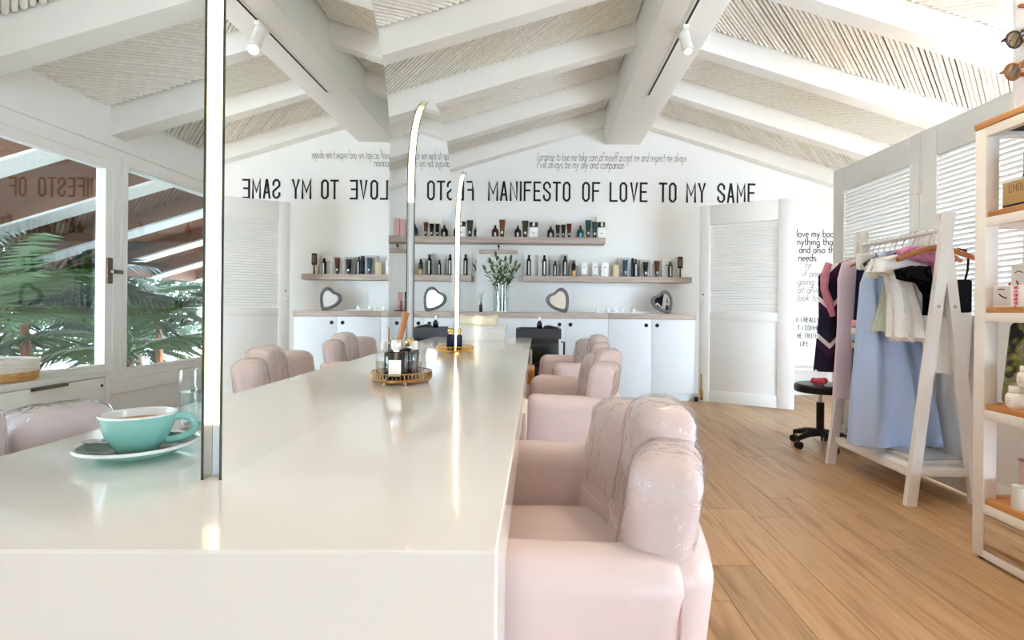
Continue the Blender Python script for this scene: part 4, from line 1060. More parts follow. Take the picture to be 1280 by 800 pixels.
# coffee cup on saucer
CXY = (-0.655, 0.885)
MINT = M_('mint_glaze', 146, 203, 188, .12, coat=.6); MINTD = M_('deep_green_glaze', 62, 112, 92, .1, coat=.6); PORC = M_('white_porcelain', 246, 246, 242, .12, coat=.5)
t = thing('saucer', 'mint green saucer with white rim under the coffee cup', 'saucer', (CXY[0], CXY[1], Tz))
obj('dish', MB().lathe([(0,.004),(.04,.004),(.045,0),(.05,.002),(.07,.010),(.083,.018)], n=56, cap=False), MINT, t)
obj('well', MB().lathe([(0,.0062),(.045,.0062),(.068,.0125),(.081,.0195)], n=56, cap=False), MINTD, t)
obj('rim', MB().tube([(.0835*math.cos(2*PI*k/56), .0835*math.sin(2*PI*k/56), .0195) for k in range(56)], .0028, 8, closed=True), PORC, t)
t = thing('coffee_cup', 'mint green coffee cup on the saucer', 'cup', (CXY[0], CXY[1], Tz+.0066), R(20))
ch_, cr_ = .062, .054
obj('bowl', MB().lathe([(0,.003),(.024,.003),(.026,0),(.029,.002),(.034,.010),(.044,.026),(.050,.043),(cr_,ch_)], n=56, cap=False), MINT, t)
obj('inside', MB().lathe([(0,.02),(.036,.022),(.046,.042),(cr_-.003,ch_-.001),(cr_,ch_)], n=56, cap=False), PORC, t)
obj('rim', MB().tube([((cr_-.0015)*math.cos(2*PI*k/56), (cr_-.0015)*math.sin(2*PI*k/56), ch_) for k in range(56)], .0018, 8, closed=True), PORC, t)
hp = [(.046,.051),(.054,.0545),(.062,.0555),(.069,.054),(.075,.050),(.079,.044),(.0805,.038),(.079,.032),(.075,.0265),(.069,.022),(.061,.0185),(.051,.0165),(.040,.016)]
obj('handle', MB().tube([(a, 0, b) for a, b in hp], .0052, 12, flat=1.2), MINT, t)
obj('coffee', MB().lathe([(0,.0505),(.0475,.0505)], n=48, cap=False), M_('coffee_crema', 190, 132, 74, .3, noise=.25, nscale=30), t)
t = thing('spoon', 'small steel spoon lying on the saucer', 'spoon', (CXY[0]-.062, CXY[1]-.018, Tz+.0225), R(-25))
obj('blade', MB().lathe([(0,0),(.011,.002),(.013,.004)], n=16, sx=1.5, cap=False), CHROME, t); obj('handle', MB().cyl((.015,0,.003),(.04,.012,.003),.002), CHROME, t)
# water glass behind the near mirror edge
t = thing('water_glass', 'clear water glass half hidden behind the nearest mirror', 'glass', (-.685, 1.08, Tz))
obj('tumbler', MB().lathe([(0,.0005),(.026,.0005),(.028,.004),(.031,.05),(.029,.12),(.0275,.12),(.029,.05),(.026,.01),(0,.01)], n=32, cap=False), CLEARG, t)
obj('water', MB().lathe([(0,.0105),(.025,.0105),(.0285,.05),(.0285,.075),(0,.075)], n=28, cap=False), sheet_glass('water_film2', (.92,.95,.95,1), 1.2), t)

# ------------------------------------------------------------------ low drawer cabinet and basket by the window
CZ = 0.62
cx0, cx1, cy0, cy1 = XL+0.035, -2.285, 1.1, 2.88
t = thing('drawer_cabinet', 'low white drawer cabinet under the casement window', 'cabinet', ((cx0+cx1)/2, (cy0+cy1)/2, 0))
mx_, my_ = (cx0+cx1)/2, (cy0+cy1)/2
WG = mat('warm_white_cabinet', rgb(232, 230, 224), 0.45)
obj('body', MB().cbox(cx0-mx_, cx1-mx_-.02, cy0-my_, cy1-my_, 0, CZ, .002), WG, t)
fx = cx1-mx_
obj('face_frame', MB().cbox(fx-.0195, fx, cy1-my_-.03, cy1-my_, 0, CZ, .002).cbox(fx-.0195, fx, cy0-my_, cy1-my_-.0305, CZ-.03, CZ, .002), WG, t)
for k, (z0, z1) in enumerate(((.40,.586),(.205,.396),(.02,.2))):
    for (ya_, yb_) in ((cy1-my_-.77, cy1-my_-.034), (cy0-my_+.01, cy1-my_-.775)):
        dd = obj('drawer', MB().cbox(fx-.019, fx-.001, ya_, yb_, z0, z1, .0015), WG, t)
        if k == 0: obj('handle', MB().cbox(fx-.001, fx+.016, yb_-.42, yb_-.24, z1-.012, z1+.001, .002), BRONZE, dd)
        obj('lock_hole', MB().cyl((fx-.002, yb_-.022, z1-.042), (fx+.0005, yb_-.022, z1-.042), .008), BLACKM, dd)
bk = thing('wicker_basket', 'round shallow wicker basket with white rim on the low cabinet', 'basket', (-2.47, 2.42, CZ+.0002))
br = .165
WICK = M_('wicker', 206, 160, 96, .7, noise=.3, nscale=30); WICKW = M_('white_wicker', 232, 226, 216, .7, noise=.12, nscale=40)
obj('basket_base', MB().lathe([(0,.002),(br*.95,.002),(br*.95,.008),(0,.008)], n=40, cap=False), WICK, bk)
rows_ = 8
for k in range(rows_):
    z = .008 + k*.0098; m = []
    for q in range(72):
        a = 2*PI*q/72; rr = br*(.97+.04*k/rows_) + .003*math.sin(q*PI/2 + k*PI)
        m.append((rr*math.cos(a), rr*math.sin(a), z))
    obj('wicker_coil', MB().tube(m, .0056, 5, closed=True), WICK if k < 4 else WICKW, bk)
obj('basket_rim', MB().tube([(br*1.01*math.cos(2*PI*k/48), br*1.01*math.sin(2*PI*k/48), .09) for k in range(48)], .008, 8, closed=True), WICKW, bk)

# ------------------------------------------------------------------ ceiling track and spotlights
tr = thing('light_track', 'slim black slotted track along the ridge beam', 'track', (RX, 0.0, 2.8625))
obj('track_body', MB().cbox(-.022, .022, -4.4, 4.77, -.006, 0, .001), WHITE, tr)
obj('track_slot', MB().box(-.008, .008, -4.38, 4.72, -.0068, -.0062), BLACKM, tr, smooth=False)
def spot(y, label):
    t = thing('track_spotlight', label, 'spotlight', (RX+.0, y, 2.8555), 0, 'white track spotlights')
    obj('adaptor', MB().cbox(-.018,.018,-.07,.07,-.028,-.0005,.003), WHITE, t)
    hd = Vector((0, -.035, -.075)); dr = Vector((.12, -.35, -1)).normalized()
    obj('stem', MB().cyl((0,-.035,-.028),(0,-.035,-.06),.009), WHITE, t)
    a = hd - dr*.03; b = hd + dr*.115
    obj('head', MB().tube([a, b], [.036,.036], 20), WHITE, t)
    obj('reflector_ring', MB().tube([b, b+dr*.002], [.03,.03], 20), CHROME, t)
    obj('lamp', MB().tube([b+dr*.0021, b+dr*.004], [.024,.024], 16), mat('spot_lamp', rgb(255,244,220), .4, emit=(1,.9,.72,1), estr=25), t)
    ld = bpy.data.lights.new('spot_beam', 'SPOT'); ld.energy = SPOT_W; ld.color = (1, .80, .56); ld.spot_size = R(115); ld.spot_blend = 1.0; ld.shadow_soft_size = .03
    lo = bpy.data.objects.new('spot_beam', ld); COL.objects.link(lo); lo.parent = t; lo.location = b+dr*.02; lo.rotation_euler = dr.to_track_quat('-Z', 'Y').to_euler()
    return t
SPOT_W = 26
spot(3.60, 'white track spotlight under the ridge beam')
for k, yy in enumerate((2.2, 0.9)):  # extra spots out of view, added to brighten the room
    spot(yy, ['added unseen track spotlight above the middle of the table', 'added unseen track spotlight above the near chair', 'white track spotlight above the camera', 'white track spotlight behind the camera', 'white track spotlight near the glass front'][k])

# ------------------------------------------------------------------ stool
def build_stool(loc):
    t = thing('rolling_stool', 'black round rolling stool beside the clothes rack', 'stool', loc)
    obj('seat', MB().lathe([(0,.395),(.165,.395),(.172,.402),(.172,.44),(.16,.452),(0,.456)], n=40, cap=False), BLACK, t)
    obj('gas_lift', MB().cyl((0,0,.32),(0,0,.395),.014), CHROME, t); obj('column', MB().cyl((0,0,.08),(0,0,.32),.026), BLACK, t)
    for k in range(5):
        a = R(198) + 2*PI*k/5; d = Vector((math.cos(a), math.sin(a), 0))
        lg = obj('leg', MB().tube([d*.015+Vector((0,0,.105)), d*.1+Vector((0,0,.1)), d*.19+Vector((0,0,.075))], [.028,.024,.017], 8), BLACK, t)
        p = d*.19; sd = Vector((-d.y, d.x, 0))
        obj('castor', MB().cyl(p+Vector((0,0,.05)), p+Vector((0,0,.075)), .008).cyl(p+Vector((0,0,.027))-sd*.018, p+Vector((0,0,.027))-sd*.005, .026, n=16).cyl(p+Vector((0,0,.027))+sd*.005, p+Vector((0,0,.027))+sd*.018, .026, n=16), BLACK, lg)
    return t
build_stool((2.035, 3.83, 0))
sc_ = thing('scrunchie', 'crumpled pink scrunchie on the black stool', 'scrunchie', (1.985, 3.76, .4555))
obj('cloth_ring', MB().tube([((.032+.006*math.sin(k*5))*math.cos(2*PI*k/36), (.032+.006*math.sin(k*5))*math.sin(2*PI*k/36), .024+.006*math.sin(k*3.1)) for k in range(36)], [.018+.004*math.sin(k*2.7) for k in range(36)], 8, closed=True), M_('coral_pink_cloth', 232, 92, 110, .7, noise=.3, nscale=40), sc_)

# ------------------------------------------------------------------ low wooden bench by the lettered wall
bx, by = 3.0, 5.93
t = thing('low_bench', 'low pale wooden bench in front of the small writing', 'bench', (bx, by, 0))
PB = wood_mat('bench_wood', rgb(206, 176, 140), rgb(192, 158, 120), rgb(160, 122, 86), 'X', .5)
obj('bench_top', MB().cbox(-.42,.42,-.15,.15,.325,.345,.003), M_('bench_white_top', 240, 236, 230, .5), t)
for sx in (-1, 1):
    for sy in (-1, 1): obj('leg', MB().tube([(sx*.36, sy*.11, .3245), (sx*.40, sy*.13, 0)], .018, 6), PB, t)
obj('stretcher', MB().cbox(-.38,.38,-.02,.02,.10,.125,.003), PB, t)

# ------------------------------------------------------------------ A-frame clothes rack
RXc, RY0, RY1, RZt = 2.06, 2.69, 3.415, 1.475
rk = thing('clothes_rack', 'white wooden A-frame clothes rack with bottom shelf', 'clothes rack', (RXc, (RY0+RY1)/2, 0))
RKW = mat('chalk_white_wood', rgb(242, 240, 238), 0.5, noise=.04, nscale=14, stretch=(8, 8, 1))
ry0, ry1 = RY0-(RY0+RY1)/2, RY1-(RY0+RY1)/2
def bar(p0, p1, wd, dp):
    """flat batten between two points in the xz plane, dp along y"""
    p0, p1 = Vector(p0), Vector(p1); d = (p1-p0).normalized(); n = Vector((d.z, 0, -d.x))
    m = MB(); vs = []
    for (p, tt) in ((p0, 0), (p1, 1)):
        for sx in (-1, 1):
            q = p + n*sx*wd/2
            if tt == 0: q = q + d*((0 - q.z)/d.z)          # feet cut level with the floor
            for sy in (-1, 1): vs.append(q + Vector((0, sy*dp/2, 0)))
    m.add(vs, [(0,1,3,2),(4,6,7,5),(0,4,5,1),(2,3,7,6),(0,2,6,4),(1,5,7,3)])
    return m
for yy in (ry0, ry1):
    sg = 1 if yy < 0 else -1
    for sx, off in ((-1, -.016*1), (1, .016)):
        o = obj('leg', bar((sx*.178, 0, 0), (sx*-.006, 0, RZt-.0), .052, .030), RKW, rk, loc=(0, yy+off*0 + (0.0 if sx < 0 else sg*.0305), 0), smooth=False)
    for (zz, sx) in ((1.0, -1), (1.0, 1)):
        xx = sx*(.178 - (.184)*zz/RZt)
        obj('bolt', MB().cyl((xx, yy-.018 + (0 if sx < 0 else (.0305 if sg > 0 else -.0305)), zz), (xx, yy-.015 + (0 if sx < 0 else (.0305 if sg > 0 else -.0305)), zz), .009), CHROME, rk)
obj('rail', MB().cyl((0, ry0-.01, 1.39), (0, ry1+.01, 1.39), .014), RKW, rk)
sh = obj('rack_shelf', MB().cbox(-.155,.155,ry0+.047,ry1-.047,.163,.178,.003), RKW, rk)
for sx in (-1, 1): obj('shelf_rail', MB().cbox(sx*.145-.012, sx*.145+.012, ry0+.0465, ry1-.0465, .13, .1625, .003), RKW, rk)
for yy in (ry0+.033, ry1-.033): obj('cross_bar', MB().cbox(-.16,.16,yy-.013,yy+.013,.14,.175,.003), RKW, rk)

# hangers
def hanger(y, wid, m_, label, drop=0.0, tilt=0.0, name='clothes_hanger', bar_=True):
    t = thing(name, label, 'hanger', (RXc, y, 1.39), R(tilt), 'hangers on the clothes rack')
    hk = [(0, 0, -.085)] + [(.0, 0, -.04), (.012, 0, -.022)] + [(.018*math.cos(R(a)), 0, .018*math.sin(R(a))) for a in range(-40, 200, 30)]
    obj('hook', MB().tube(hk, .0028, 6), CHROME, t)
    if bar_:
        pts = [(wid*u, 0, -.085 - .062*abs(u)**1.4) for u in (-1, -.75, -.5, -.25, 0, .25, .5, .75, 1)]
        obj('shoulder_bar', MB().tube(pts, [.010,.012,.013,.013,.014,.013,.013,.012,.010], 8, flat=1.2), m_, t)
    return t
# garments: lofted closed cloth, local origin on the rail above
def garment(y, label, cat, levels, m_, name='dress', folds=6, amp=.012, seed=1, group='clothes on the rack', N=64, ruff=0.0):
    """levels: (z, x centre, half width, half thickness, fold weight), top to bottom, z and x in room metres relative to the rail line"""
    rnd = random.Random(seed); ph = rnd.uniform(0, 6); ph2 = rnd.uniform(0, 6)
    t = thing(name, label, cat, (RXc, y, 1.39), 0, group)
    m = MB(); LV = []
    for i in range(len(levels)-1):
        a, b = levels[i], levels[i+1]; st = max(2, int(abs(a[0]-b[0])/.03))
        for s_ in range(st): LV.append([a[k]+(b[k]-a[k])*s_/st for k in range(5)])
    LV.append(list(levels[-1]))
    for (z, xc, hw_, ht, fw) in LV:
        for k in range(N):
            a = 2*PI*k/N; ca, sa = math.cos(a), math.sin(a)
            x = hw_*abs(ca)**.8*(1 if ca > 0 else -1)
            yy = ht*abs(sa)**.7*(1 if sa > 0 else -1)
            f = fw*amp*(math.sin(folds*x/max(hw_, .05)*1.6+ph+z*1.2) + .5*math.sin(folds*2.3*x/max(hw_, .05)+ph2-z*2))
            rf = ruff*(math.sin(k*1.9+z*70)+math.sin(k*.83-z*110))
            m.v.append((xc + x + rf*.6, yy + f*(1 if sa > 0 else .8) + rf, z + rf*.5))
    n = len(LV)
    for i in range(n-1):
        for k in range(N): m.f.append((i*N+k, i*N+(k+1)%N, (i+1)*N+(k+1)%N, (i+1)*N+k))
    m.f.append(tuple(range(N))); m.f.append(tuple((n-1)*N+N-1-k for k in range(N)))
    obj('cloth', m, m_, t)
    return t
def rz_(px, py, d): return PZ(px, py, d) - 1.39
def fab(name, r, g, b, n=.06): return mat(name, rgb(r, g, b), .85, spec=.15, noise=n, nscale=30, bump=.15, bscale=300)
NAVYF = fab('navy_cloth', 30, 34, 58); WHITEF = fab('white_cloth', 248, 247, 243, .02); BLACKF = fab('black_cloth', 22, 22, 30); SAGE = fab('sage_cloth', 204, 212, 194); BLUEF = fab('periwinkle_cloth', 188, 208, 242, .04); PINKF = fab('pale_pink_cloth', 244, 226, 240, .03); ROSEF = fab('rose_cloth', 236, 168, 204, .06)
CHEV = coord_ramp('plum_chevron_cloth', 'Z', [(0, (0.022, 0.016, 0.045, 1)), (.34, (0.05, 0.018, 0.055, 1)), (.56, (0.86, .85, .84, 1)), (.70, (0.022, .02, .05, 1))], .8, 'chevron')
STRIPE = NAVYF
gd = garment(3.375, 'plum and navy chevron dress at the far end of the rack', 'dress', [(-.10,-.03,.06,.015,0),(-.13,-.06,.17,.02,.3),(-.20,-.07,.215,.024,.5),(-.45,-.08,.20,.022,.7),(-.80,-.06,.25,.024,1)], CHEV, seed=2, amp=.006)
pts = [(-.235,-.02,-.12),(-.262,-.025,-.2),(-.262,-.03,-.28),(-.24,-.03,-.36),(-.205,-.03,-.45)]
obj('pink_frill', MB().tube([Vector(p)+Vector((.004*math.sin(i*9),0,0)) for i, p in enumerate(pts)], [.02,.026,.022,.026,.016], 8), fab('frill_pink', 214, 142, 160, .25), gd)
garment(3.285, 'pale pink sleeveless dress on the rack', 'dress', [(-.09,-.04,.05,.012,0),(-.12,-.06,.13,.016,.2),(-.22,-.10,.115,.018,.4),(-.5,-.08,.135,.02,.7),(-.955,-.085,.155,.02,1)], PINKF, seed=3, amp=.004, folds=3)
gn = garment(3.18, 'navy dress with a pink white and blue striped band on the rack', 'dress', [(-.10,-.03,.09,.014,0),(-.15,-.05,.11,.016,.2),(-.45,-.05,.125,.018,.5),(-.905,-.04,.145,.02,1)], NAVYF, seed=4, amp=.004, folds=3)
for k, (za, col_) in enumerate(((-.47, rgb(232,170,186)), (-.515, rgb(240,236,232)), (-.555, rgb(160,184,214)), (-.60, rgb(206,200,170)))):
    obj('stripe_band', MB().rbox(-.05,0,za-.02,.13,.0275,.0205,.008,2), mat('stripe_%d' % k, col_, .85), gn)
obj('white_bodice', MB().rbox(-.05,-.004,-.125,.112,.022,.05,.012,3), WHITEF, gn)
m = MB(); 
obj('white_sash', MB().tube([(-.10,-.02,-.88),(-.12,-.02,-1.0),(-.16,-.025,-1.13),(-.185,-.03,-1.185)], [.026,.024,.022,.02], 8, flat=.4), WHITEF, gn)
obj('navy_sash', MB().tube([(-.06,-.03,-.88),(-.08,-.03,-1.0),(-.12,-.035,-1.13),(-.14,-.04,-1.195)], [.026,.026,.026,.026], 8, flat=.4), BLACKF, gn)
gb = garment(3.02, 'long periwinkle blue dress reaching down to the rack shelf', 'dress', [(-.08,-.06,.04,.012,0),(-.14,-.10,.09,.02,.2),(-.26,-.13,.10,.03,.4),(-.40,-.10,.135,.035,.7),(-.75,-.06,.19,.045,1.1),(-1.17,-.03,.245,.055,1.5)], BLUEF, seed=5, amp=.024, folds=5)
obj('white_tag', MB().cbox(-.235,-.165,-.045,-.042,-.235,-.165,.001), LABELW, gb)
obj('strap', MB().tube([(-.16,-.015,-.09),(-.13,-.035,-.2),(-.07,-.045,-.33),(-.08,-.05,-.42)], .006, 6, flat=.5), fab('blue_strap', 120, 142, 186), gb)
garment(2.935, 'sage green ruffled top behind the white blouse', 'top', [(-.12,-.05,.06,.014,0),(-.17,-.04,.12,.02,.3),(-.3,-.05,.12,.025,.6),(-.46,-.05,.16,.03,1),(-.525,-.05,.185,.032,1.2)], SAGE, 'ruffled_top', 8, .010, 6, ruff=.004)
garment(2.865, 'white puffed blouse with ruffled shoulders on the rack', 'blouse', [(-.11,-.06,.06,.02,0),(-.14,-.08,.19,.04,.5),(-.205,-.09,.20,.05,.8),(-.225,-.08,.12,.04,.5),(-.33,-.05,.125,.045,.8),(-.46,-.02,.155,.06,1),(-.55,-.015,.16,.065,1.1),(-.575,-.01,.13,.05,1)], WHITEF, 'blouse', 9, .012, 7, ruff=.005)
garment(2.80, 'white shorts hanging low behind the rack leg', 'shorts', [(-.30,.10,.10,.016,0),(-.45,.10,.115,.02,.4),(-.735,.10,.10,.024,.8)], WHITEF, 'white_shorts', 5, .008, 8)
gp = garment(2.815, 'rose pink ruffled top on a wooden hanger', 'top', [(-.075,-.02,.10,.016,.2),(-.10,-.02,.155,.024,.8),(-.135,-.01,.14,.022,.8),(-.16,.06,.06,.02,.4),(-.33,.075,.055,.02,.5)], ROSEF, 'ruffled_top', 8, .008, 9, ruff=.005)
gk = garment(2.755, 'black ruffled crop top with bow on the nearest hanger', 'top', [(-.185,-.09,.05,.03,.3),(-.205,-.13,.09,.04,1),(-.245,-.12,.085,.04,1),(-.265,-.05,.06,.03,.5),(-.33,-.015,.06,.02,.4),(-.43,-.03,.045,.016,.4)], BLACKF, 'crop_top', 7, .010, 10, ruff=.006)
obj('right_panel', MB().rbox(.115,.0,-.335,.058,.014,.085,.013,3), BLACKF, gk)
obj('thin_strap', MB().tube([(.14,.0,-.26),(.155,0,-.2),(.158,0,-.14),(.145,0,-.10),(.10,0,-.09)], .005, 6), BLACKF, gk)
for k, (yy, wd_, lab) in enumerate(((3.375,.19,'farthest wooden hanger, holding the chevron dress'),(3.285,.15,'wooden hanger of the pale pink dress'),(3.18,.15,'wooden hanger of the navy dress'),(3.02,.16,'wooden hanger of the blue dress'),(2.865,.17,'wooden hanger of the white blouse'),(2.815,.18,'wooden hanger of the rose pink top'),(2.755,.19,'nearest wooden hanger, holding the black top'))):
    hanger(yy, wd_, HANGWOOD, lab, tilt=[-4,3,-3,4,-3,5,-6][k])
for k, yy in enumerate((3.33, 3.235, 3.13, 3.085, 2.975, 2.935, 2.90)):
    h_ = hanger(yy, .14, BLACK, 'thin dark hanger ' + ['behind the pale pink dress', 'between the pale pink and navy dresses', 'just behind the blue dress', 'second behind the blue dress', 'in front of the blue dress', 'over the sage green top', 'just behind the white blouse'][k], tilt=random.uniform(-8, 8), name='thin_hanger')
    h_['group'] = 'thin dark hangers on the rack'

# things on the rack shelf
zs = .1782
t = thing('magazine_stack', 'flat stack of magazines on the rack shelf', 'magazines', (RXc+.02, 2.88, zs))
for k in range(5):
    cc = [(236,234,230),(210,208,206),(226,224,222),(240,238,236),(170,176,186)][k]
    o = obj('magazine', MB().cbox(-.11,.11,-.14,.14,.009*k,.009*k+.0085,.001), M_('magazine_%d' % k, *cc, .4, noise=.2, nscale=14), t); o.rotation_euler = (0,0,R([2,-4,3,-2,6][k]))
t = thing('black_shoe', 'black strappy shoe at the far end of the rack shelf', 'shoe', (RXc-.09, 3.31, zs))
obj('sole', MB().rbox(0,0,.012,.04,.045,.012,.01,3), BLACKM, t)
obj('upper', MB().rbox(0,.0,.05,.036,.042,.034,.026,4), BLACK, t); obj('strap', MB().tube([(-.036,-.02,.03),(-.02,-.035,.075),(.02,-.035,.08),(.036,-.02,.03)], .006, 6), CHROME, t)
t = thing('black_shoe', 'second black shoe under the blue dress hem', 'shoe', (RXc+.03, 3.2, zs), R(20))
obj('sole', MB().rbox(0,0,.012,.04,.09,.012,.01,3), BLACKM, t); obj('upper', MB().rbox(0,.03,.045,.034,.055,.03,.025,4), BLACK, t)

# ------------------------------------------------------------------ white shelf unit on the right
SX0, SX1, SY0, SY1 = 1.757, 2.215, 1.02, 2.152
su = thing('shelf_unit', 'white framed shelf unit with amber pine boards at the right edge', 'shelf unit', ((SX0+SX1)/2, (SY0+SY1)/2, 0))
sx_, sy_ = (SX0+SX1)/2, (SY0+SY1)/2
pw = .052; a0, a1, b0, b1 = SX0-sx_, SX1-sx_, SY0-sy_, SY1-sy_
for px_ in (a0, a1-pw):
    for py_ in (b0, b1-pw):
        lg = obj('post', MB().cbox(px_, px_+pw, py_, py_+pw, .012, 1.70, .002), WHITE, su)
        obj('foot_cap', MB().cyl((px_+pw/2, py_+pw/2, 0), (px_+pw/2, py_+pw/2, .0118), .016), BLACKM, lg)
LV = [1.70, 1.345, .972, .592, .222]
for k, z in enumerate(LV):
    zt0 = z + (.0 if k == 0 else 0)
    bdz = z if k else 1.7005
    obj('board', MB().cbox(a0-(.004 if k == 0 else -.004), a1+(.004 if k == 0 else -.004), b0-(0.004 if k == 0 else -.004), b1+(.004 if k == 0 else -.004), bdz, bdz+.024, .002), PINE, su) if k == 0 else obj('board', MB().cbox(a0+.006, a1-.006, b0+pw+.001, b1-pw-.001, bdz, bdz+.022, .002).cbox(a0+pw+.001, a1-pw-.001, b1-pw, b1-.004, bdz, bdz+.022, .002), PINE, su)
    if k: obj('rail', MB().cbox(a0, a0+.03, b0+pw, b1-pw, bdz-.036, bdz-.0005, .002), WHITE, su); obj('rail', MB().cbox(a1-.03, a1, b0+pw, b1-pw, bdz-.036, bdz-.0005, .002), WHITE, su); obj('rail', MB().cbox(a0+pw, a1-pw, b1-.03, b1, bdz-.036, bdz-.0005, .002), WHITE, su)
    else:
        obj('rail', MB().cbox(a0, a0+.03, b0+pw, b1-pw, 1.662, 1.6995, .002), WHITE, su); obj('rail', MB().cbox(a0+pw, a1-pw, b1-.03, b1, 1.672, 1.6995, .002), WHITE, su)
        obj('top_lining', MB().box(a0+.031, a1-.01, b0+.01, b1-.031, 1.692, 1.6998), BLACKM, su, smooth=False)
obj('rail', MB().cbox(a0, a0+.03, b0+pw, b1-pw, .012, .042, .002), WHITE, su)
dd = obj('drawer', MB().cbox(a0+.001, a1-.06, b0+pw+.003, b1-pw-.003, .0445, .183, .003), PALEPINE, su)
dd['label'] = 'rough pale pine drawer'

def sp(px, py, d): return p2w(px, py, d)
# sunglasses display on top
ST = 1.7005+.0242
t = thing('sunglasses_stand', 'white sunglasses stand with orange bars on the shelf unit', 'stand', (1.935, 1.98, ST))
obj('back_board', MB().cbox(-.155,.2,.02,.035,0,.62,.003), WHITE, t); obj('base', MB().cbox(-.155,.2,-.06,.06,0,.014,.003), WHITE, t)
for z in (.135, .262, .39, .52): obj('bar', MB().cbox(-.15,.2,.008,.0195,z-.006,z+.006,.002), M_('orange_bar', 190, 104, 60, .4), t)
for z in (.07, .2, .33): obj('peg', MB().cyl((-.06,.02,z),(-.06,-.01,z),.006), WHITE, t)
for g_ in (p2w(1279, 44, 1.955), p2w(1277, 84, 1.955)): obj('peg', MB().cyl((g_.x-1.935+.012,.02,g_.z-ST-.004),(g_.x-1.935+.012,-.03,g_.z-ST-.004),.004), WHITE, t)
def sunglasses(loc, rz, frm, label):
    t = thing('sunglasses', label, 'sunglasses', loc, rz, 'sunglasses on the stand'); t.scale = (1.3, 1.3, 1.3)
    for sd in (-1, 1):
        ring = []
        for k in range(28):
            a = 2*PI*k/28; x = .026*math.cos(a); z = .023*math.sin(a)*(1.12 if math.sin(a) < 0 else .85)
            ring.append((sd*.034+x, 0, z))
        obj('rim', MB().tube(ring, .003, 6, closed=True), frm, t)
        obj('lens', MB().prism([(p[0], p[2]) for p in ring], 'Y', -.0012, .0012), sheet_glass('brown_lens', (.42,.33,.2,1), 1.5), t, smooth=False)
        obj('temple', MB().tube([(sd*.061,0,.008),(sd*.060,.012,.006),(sd*.02,.02,.0)], .0025, 6), frm, t)
    obj('bridge', MB().tube([(-.01,0,.008),(0,-.002,.013),(.01,0,.008)], .003, 6), frm, t)
    return t
g1 = p2w(1279, 44, 1.955); sunglasses((g1.x, 1.955, g1.z), R(10), M_('dark_tortoise', 62, 34, 26, .2), 'upper dark tortoiseshell sunglasses').rotation_euler = (0, R(-22), R(10))
g2 = p2w(1277, 84, 1.955); sunglasses((g2.x, 1.955, g2.z), R(10), M_('amber_tortoise', 168, 100, 48, .2), 'lower amber framed sunglasses').rotation_euler = (0, R(-22), R(10))
# kraft boxes
KR = M_('kraft_card', 190, 158, 112, .75, noise=.06, nscale=20)
zb2 = LV[1]+.0222
def kraft(y0, y1, x0, x1, z, h, label, txt):
    t = thing('kraft_box', label, 'box', (x0, (y0+y1)/2, z), 0, 'kraft boxes on the shelf unit')
    obj('box', MB().cbox(0, x1-x0, (y0-y1)/2, (y1-y0)/2, 0, h, .0015), KR, t)
    obj('black_band', MB().box(-.0006, -.0001, (y0-y1)/2+.002, (y1-y0)/2-.002, h*.10, h*.17), JET, t, smooth=False)
    def mapf(x, y, z): return (-.0002+y*.3, (y1-y0)/2-.03-x, z)
    for (s_, zz, size) in ((txt, h*.60, .028), ):
        x = 0; m = MB()
        for chh in s_:
            g = UP.get(chh)
            if not g: continue
            for st in g[0]: ribbon(m, [(p[0]*size+x, p[1]*size+zz) for p in st], .0022, .002, 1, 0, 0, 0, mapf)
            x += (g[1]+.25)*size
        o = obj('printed_word', m, M_('kraft_print', 110, 84, 58, .7), t, smooth=False, fix=False); o['kind'] = 'stuff'
    return t
kraft(1.68, 2.075, 1.80, 2.05, zb2, .105, 'lower kraft cardboard box with black band', 'CHOC')
kraft(1.62, 2.0, 1.81, 2.05, zb2+.1055, .105, 'upper kraft cardboard box stacked on the other', 'CHOC')
# eye patch boxes
zb3 = LV[2]+.0222
def photo_face(name): 
    return mat(name, rgb(214, 210, 208), .5, noise=.28, nscale=9)
def facebox(x0, y0, y1, z, h, label, pinkside):
    t = thing('printed_box', label, 'box', (x0, (y0+y1)/2, z), 0, 'white printed boxes on the shelf unit')
    obj('box', MB().cbox(0, .05, (y0-y1)/2, (y1-y0)/2, 0, h, .001), WCART, t)
    yl_ = (y1-y0)/2
    obj('photo_print', MB().box(-.0006, -.0001, yl_-.075, yl_-.004, .004, h-.004), photo_face('grey_photo_print'), t, smooth=False)
    lash = MB()
    def mapf(x, y, z): return (-.0007+y*.3, yl_-.012-x, z)
    ribbon(lash, [(.012, h*.62), (.022, h*.52), (.036, h*.44), (.048, h*.40)], .005, .002, 1, 0, 0, 0, mapf)
    ribbon(lash, [(.006, h*.80), (.02, h*.84), (.04, h*.80)], .003, .002, 1, 0, 0, 0, mapf)
    obj('eye_print', lash, JET, t, smooth=False, fix=False)
    if pinkside:
        for r_ in range(6):
            m = MB(); x = .09
            for chh in ('MAS', 'EYE', 'FOR', 'ARE', 'THE', 'ME')[r_]:
                g = UP.get(chh)
                for st in g[0]: ribbon(m, [(p[0]*.010+x-.012, p[1]*.010+h*.82-r_*.0145) for p in st], .0022, .002, 1, 0, 0, 0, mapf)
                x += (g[1]+.2)*.010
            o = obj('pink_print', m, M_('magenta_print', 224, 60, 130, .6), t, smooth=False, fix=False); o['kind'] = 'stuff'
    return t
facebox(1.778, 1.86, 2.085, zb3, .082, 'white printed box with pink lettering at the front', True)
facebox(1.845, 1.80, 2.085, zb3, .165, 'taller white printed box behind with a large eye picture', False)
t = thing('loofah', 'small tan crinkled loofah beside the printed boxes', 'loofah', (1.87, 2.118, zb3)); t.scale = (.9, .9, 1.7)
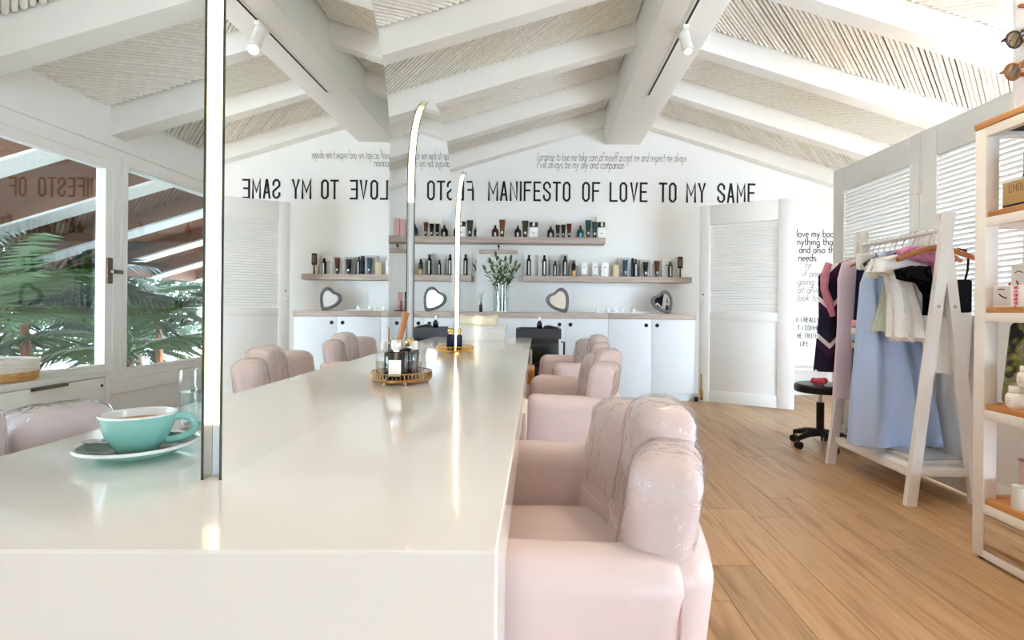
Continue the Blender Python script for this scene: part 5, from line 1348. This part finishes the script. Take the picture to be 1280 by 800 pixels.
rnd = random.Random(3); pts = [(rnd.gauss(0,.014), rnd.gauss(0,.014), .03+rnd.gauss(0,.012)) for _ in range(40)]
pts = [(max(-.03,min(.03,a)), max(-.03,min(.03,b)), max(.007,min(.06,c))) for a,b,c in pts]
pts[0] = (0,0,.006)
obj('mesh_ball', MB().tube(pts, .0055, 5), M_('tan_mesh', 206, 158, 104, .7), t)
# printed bag and jars
zb4 = LV[3]+.0222
bagm = bpy.data.materials.new('floral_print'); bagm.use_nodes = True
nt = bagm.node_tree; b_ = nt.nodes['Principled BSDF']; b_.inputs['Roughness'].default_value = .6
tc = nt.nodes.new('ShaderNodeTexCoord'); n_ = nt.nodes.new('ShaderNodeTexNoise'); n_.inputs['Scale'].default_value = 16; n_.inputs['Detail'].default_value = 4; n_.inputs['Distortion'].default_value = 1.2
cr = nt.nodes.new('ShaderNodeValToRGB'); e = cr.color_ramp.elements; e[0].position = .36; e[0].color = rgb(24, 22, 26); e[1].position = .7; e[1].color = rgb(206, 204, 214)
for p_, c_2 in ((.44, rgb(66, 60, 34)), (.5, rgb(128, 130, 62)), (.56, rgb(168, 166, 104)), (.62, rgb(120, 100, 92))):
    k = e.new(p_); k.color = c_2
nt.links.new(tc.outputs['Object'], n_.inputs['Vector']); nt.links.new(n_.outputs['Fac'], cr.inputs[0]); nt.links.new(cr.outputs[0], b_.inputs['Base Color'])
def bagfn(p): return Vector((p.x*(1-.55*(p.z+.15)/.3), p.y*(1.08-.12*(p.z+.15)/.3), p.z))
tag(obj('printed_bag', MB().rbox(0,0,.16,.04,.165,.16,.02,3,bagfn,5), bagm, None, loc=(1.885, 1.96, zb4)), 'dark floral printed bag standing on the shelf', 'bag')
def cream_jar(loc, r, h, label):
    t = thing('cream_jar', label, 'jar', loc, 0, 'white cream jars on the shelf unit')
    obj('body', MB().lathe([(0,0),(r*.8,0),(r*.97,.01),(r,h*.35),(r*.96,h*.6),(r*.8,h*.7)], n=32, cap=False), PORC, t)
    obj('lid', MB().lathe([(r*.74,h*.7),(r*.76,h*.72),(r*.76,h*.96),(r*.7,h),(0,h)], n=32, cap=False), PORC, t)
    for k in range(3): obj('printed_line', MB().box(-r*1.003, -r*.985, -r*.18, r*.18, h*(.25+.1*k), h*(.25+.1*k)+.0025), M_('rose_print', 222, 160, 160, .6), t, smooth=False)
    return t
cream_jar((1.803, 2.0, zb4), .04, .085, 'lower white cream jar on the shelf')
cream_jar((1.803, 1.915, zb4), .04, .085, 'white cream jar behind the stack')
cream_jar((1.803, 1.955, zb4+.0855), .038, .08, 'upper white cream jar stacked on the others')
# bottom shelf: pink box and candle
zb5 = LV[4]+.0222
t = thing('pink_box', 'tall translucent pink gift box on the bottom shelf', 'box', (1.885, 2.01, zb5))
obj('box', MB().cbox(-.04,.04,-.035,.035,0,.165,.002), M_('pale_rose_box', 232, 196, 196, .25), t); obj('lid_edge', MB().cbox(-.0415,.0415,-.0365,.0365,.1655,.174,.001), M_('bronze_edge', 150, 120, 112, .3), t)
t = thing('candle_jar', 'small white candle jar in front of the pink gift box', 'candle', (1.805, 1.985, zb5))
obj('glass', MB().lathe([(0,0),(.03,0),(.032,.003),(.032,.085),(.029,.085),(.029,.07),(0,.07)], n=28, cap=False), M_('milky_jar', 236, 240, 236, .15), t)
obj('wick', MB().cyl((0,0,.0705),(0,0,.08),.0012,n=6), JET, t)
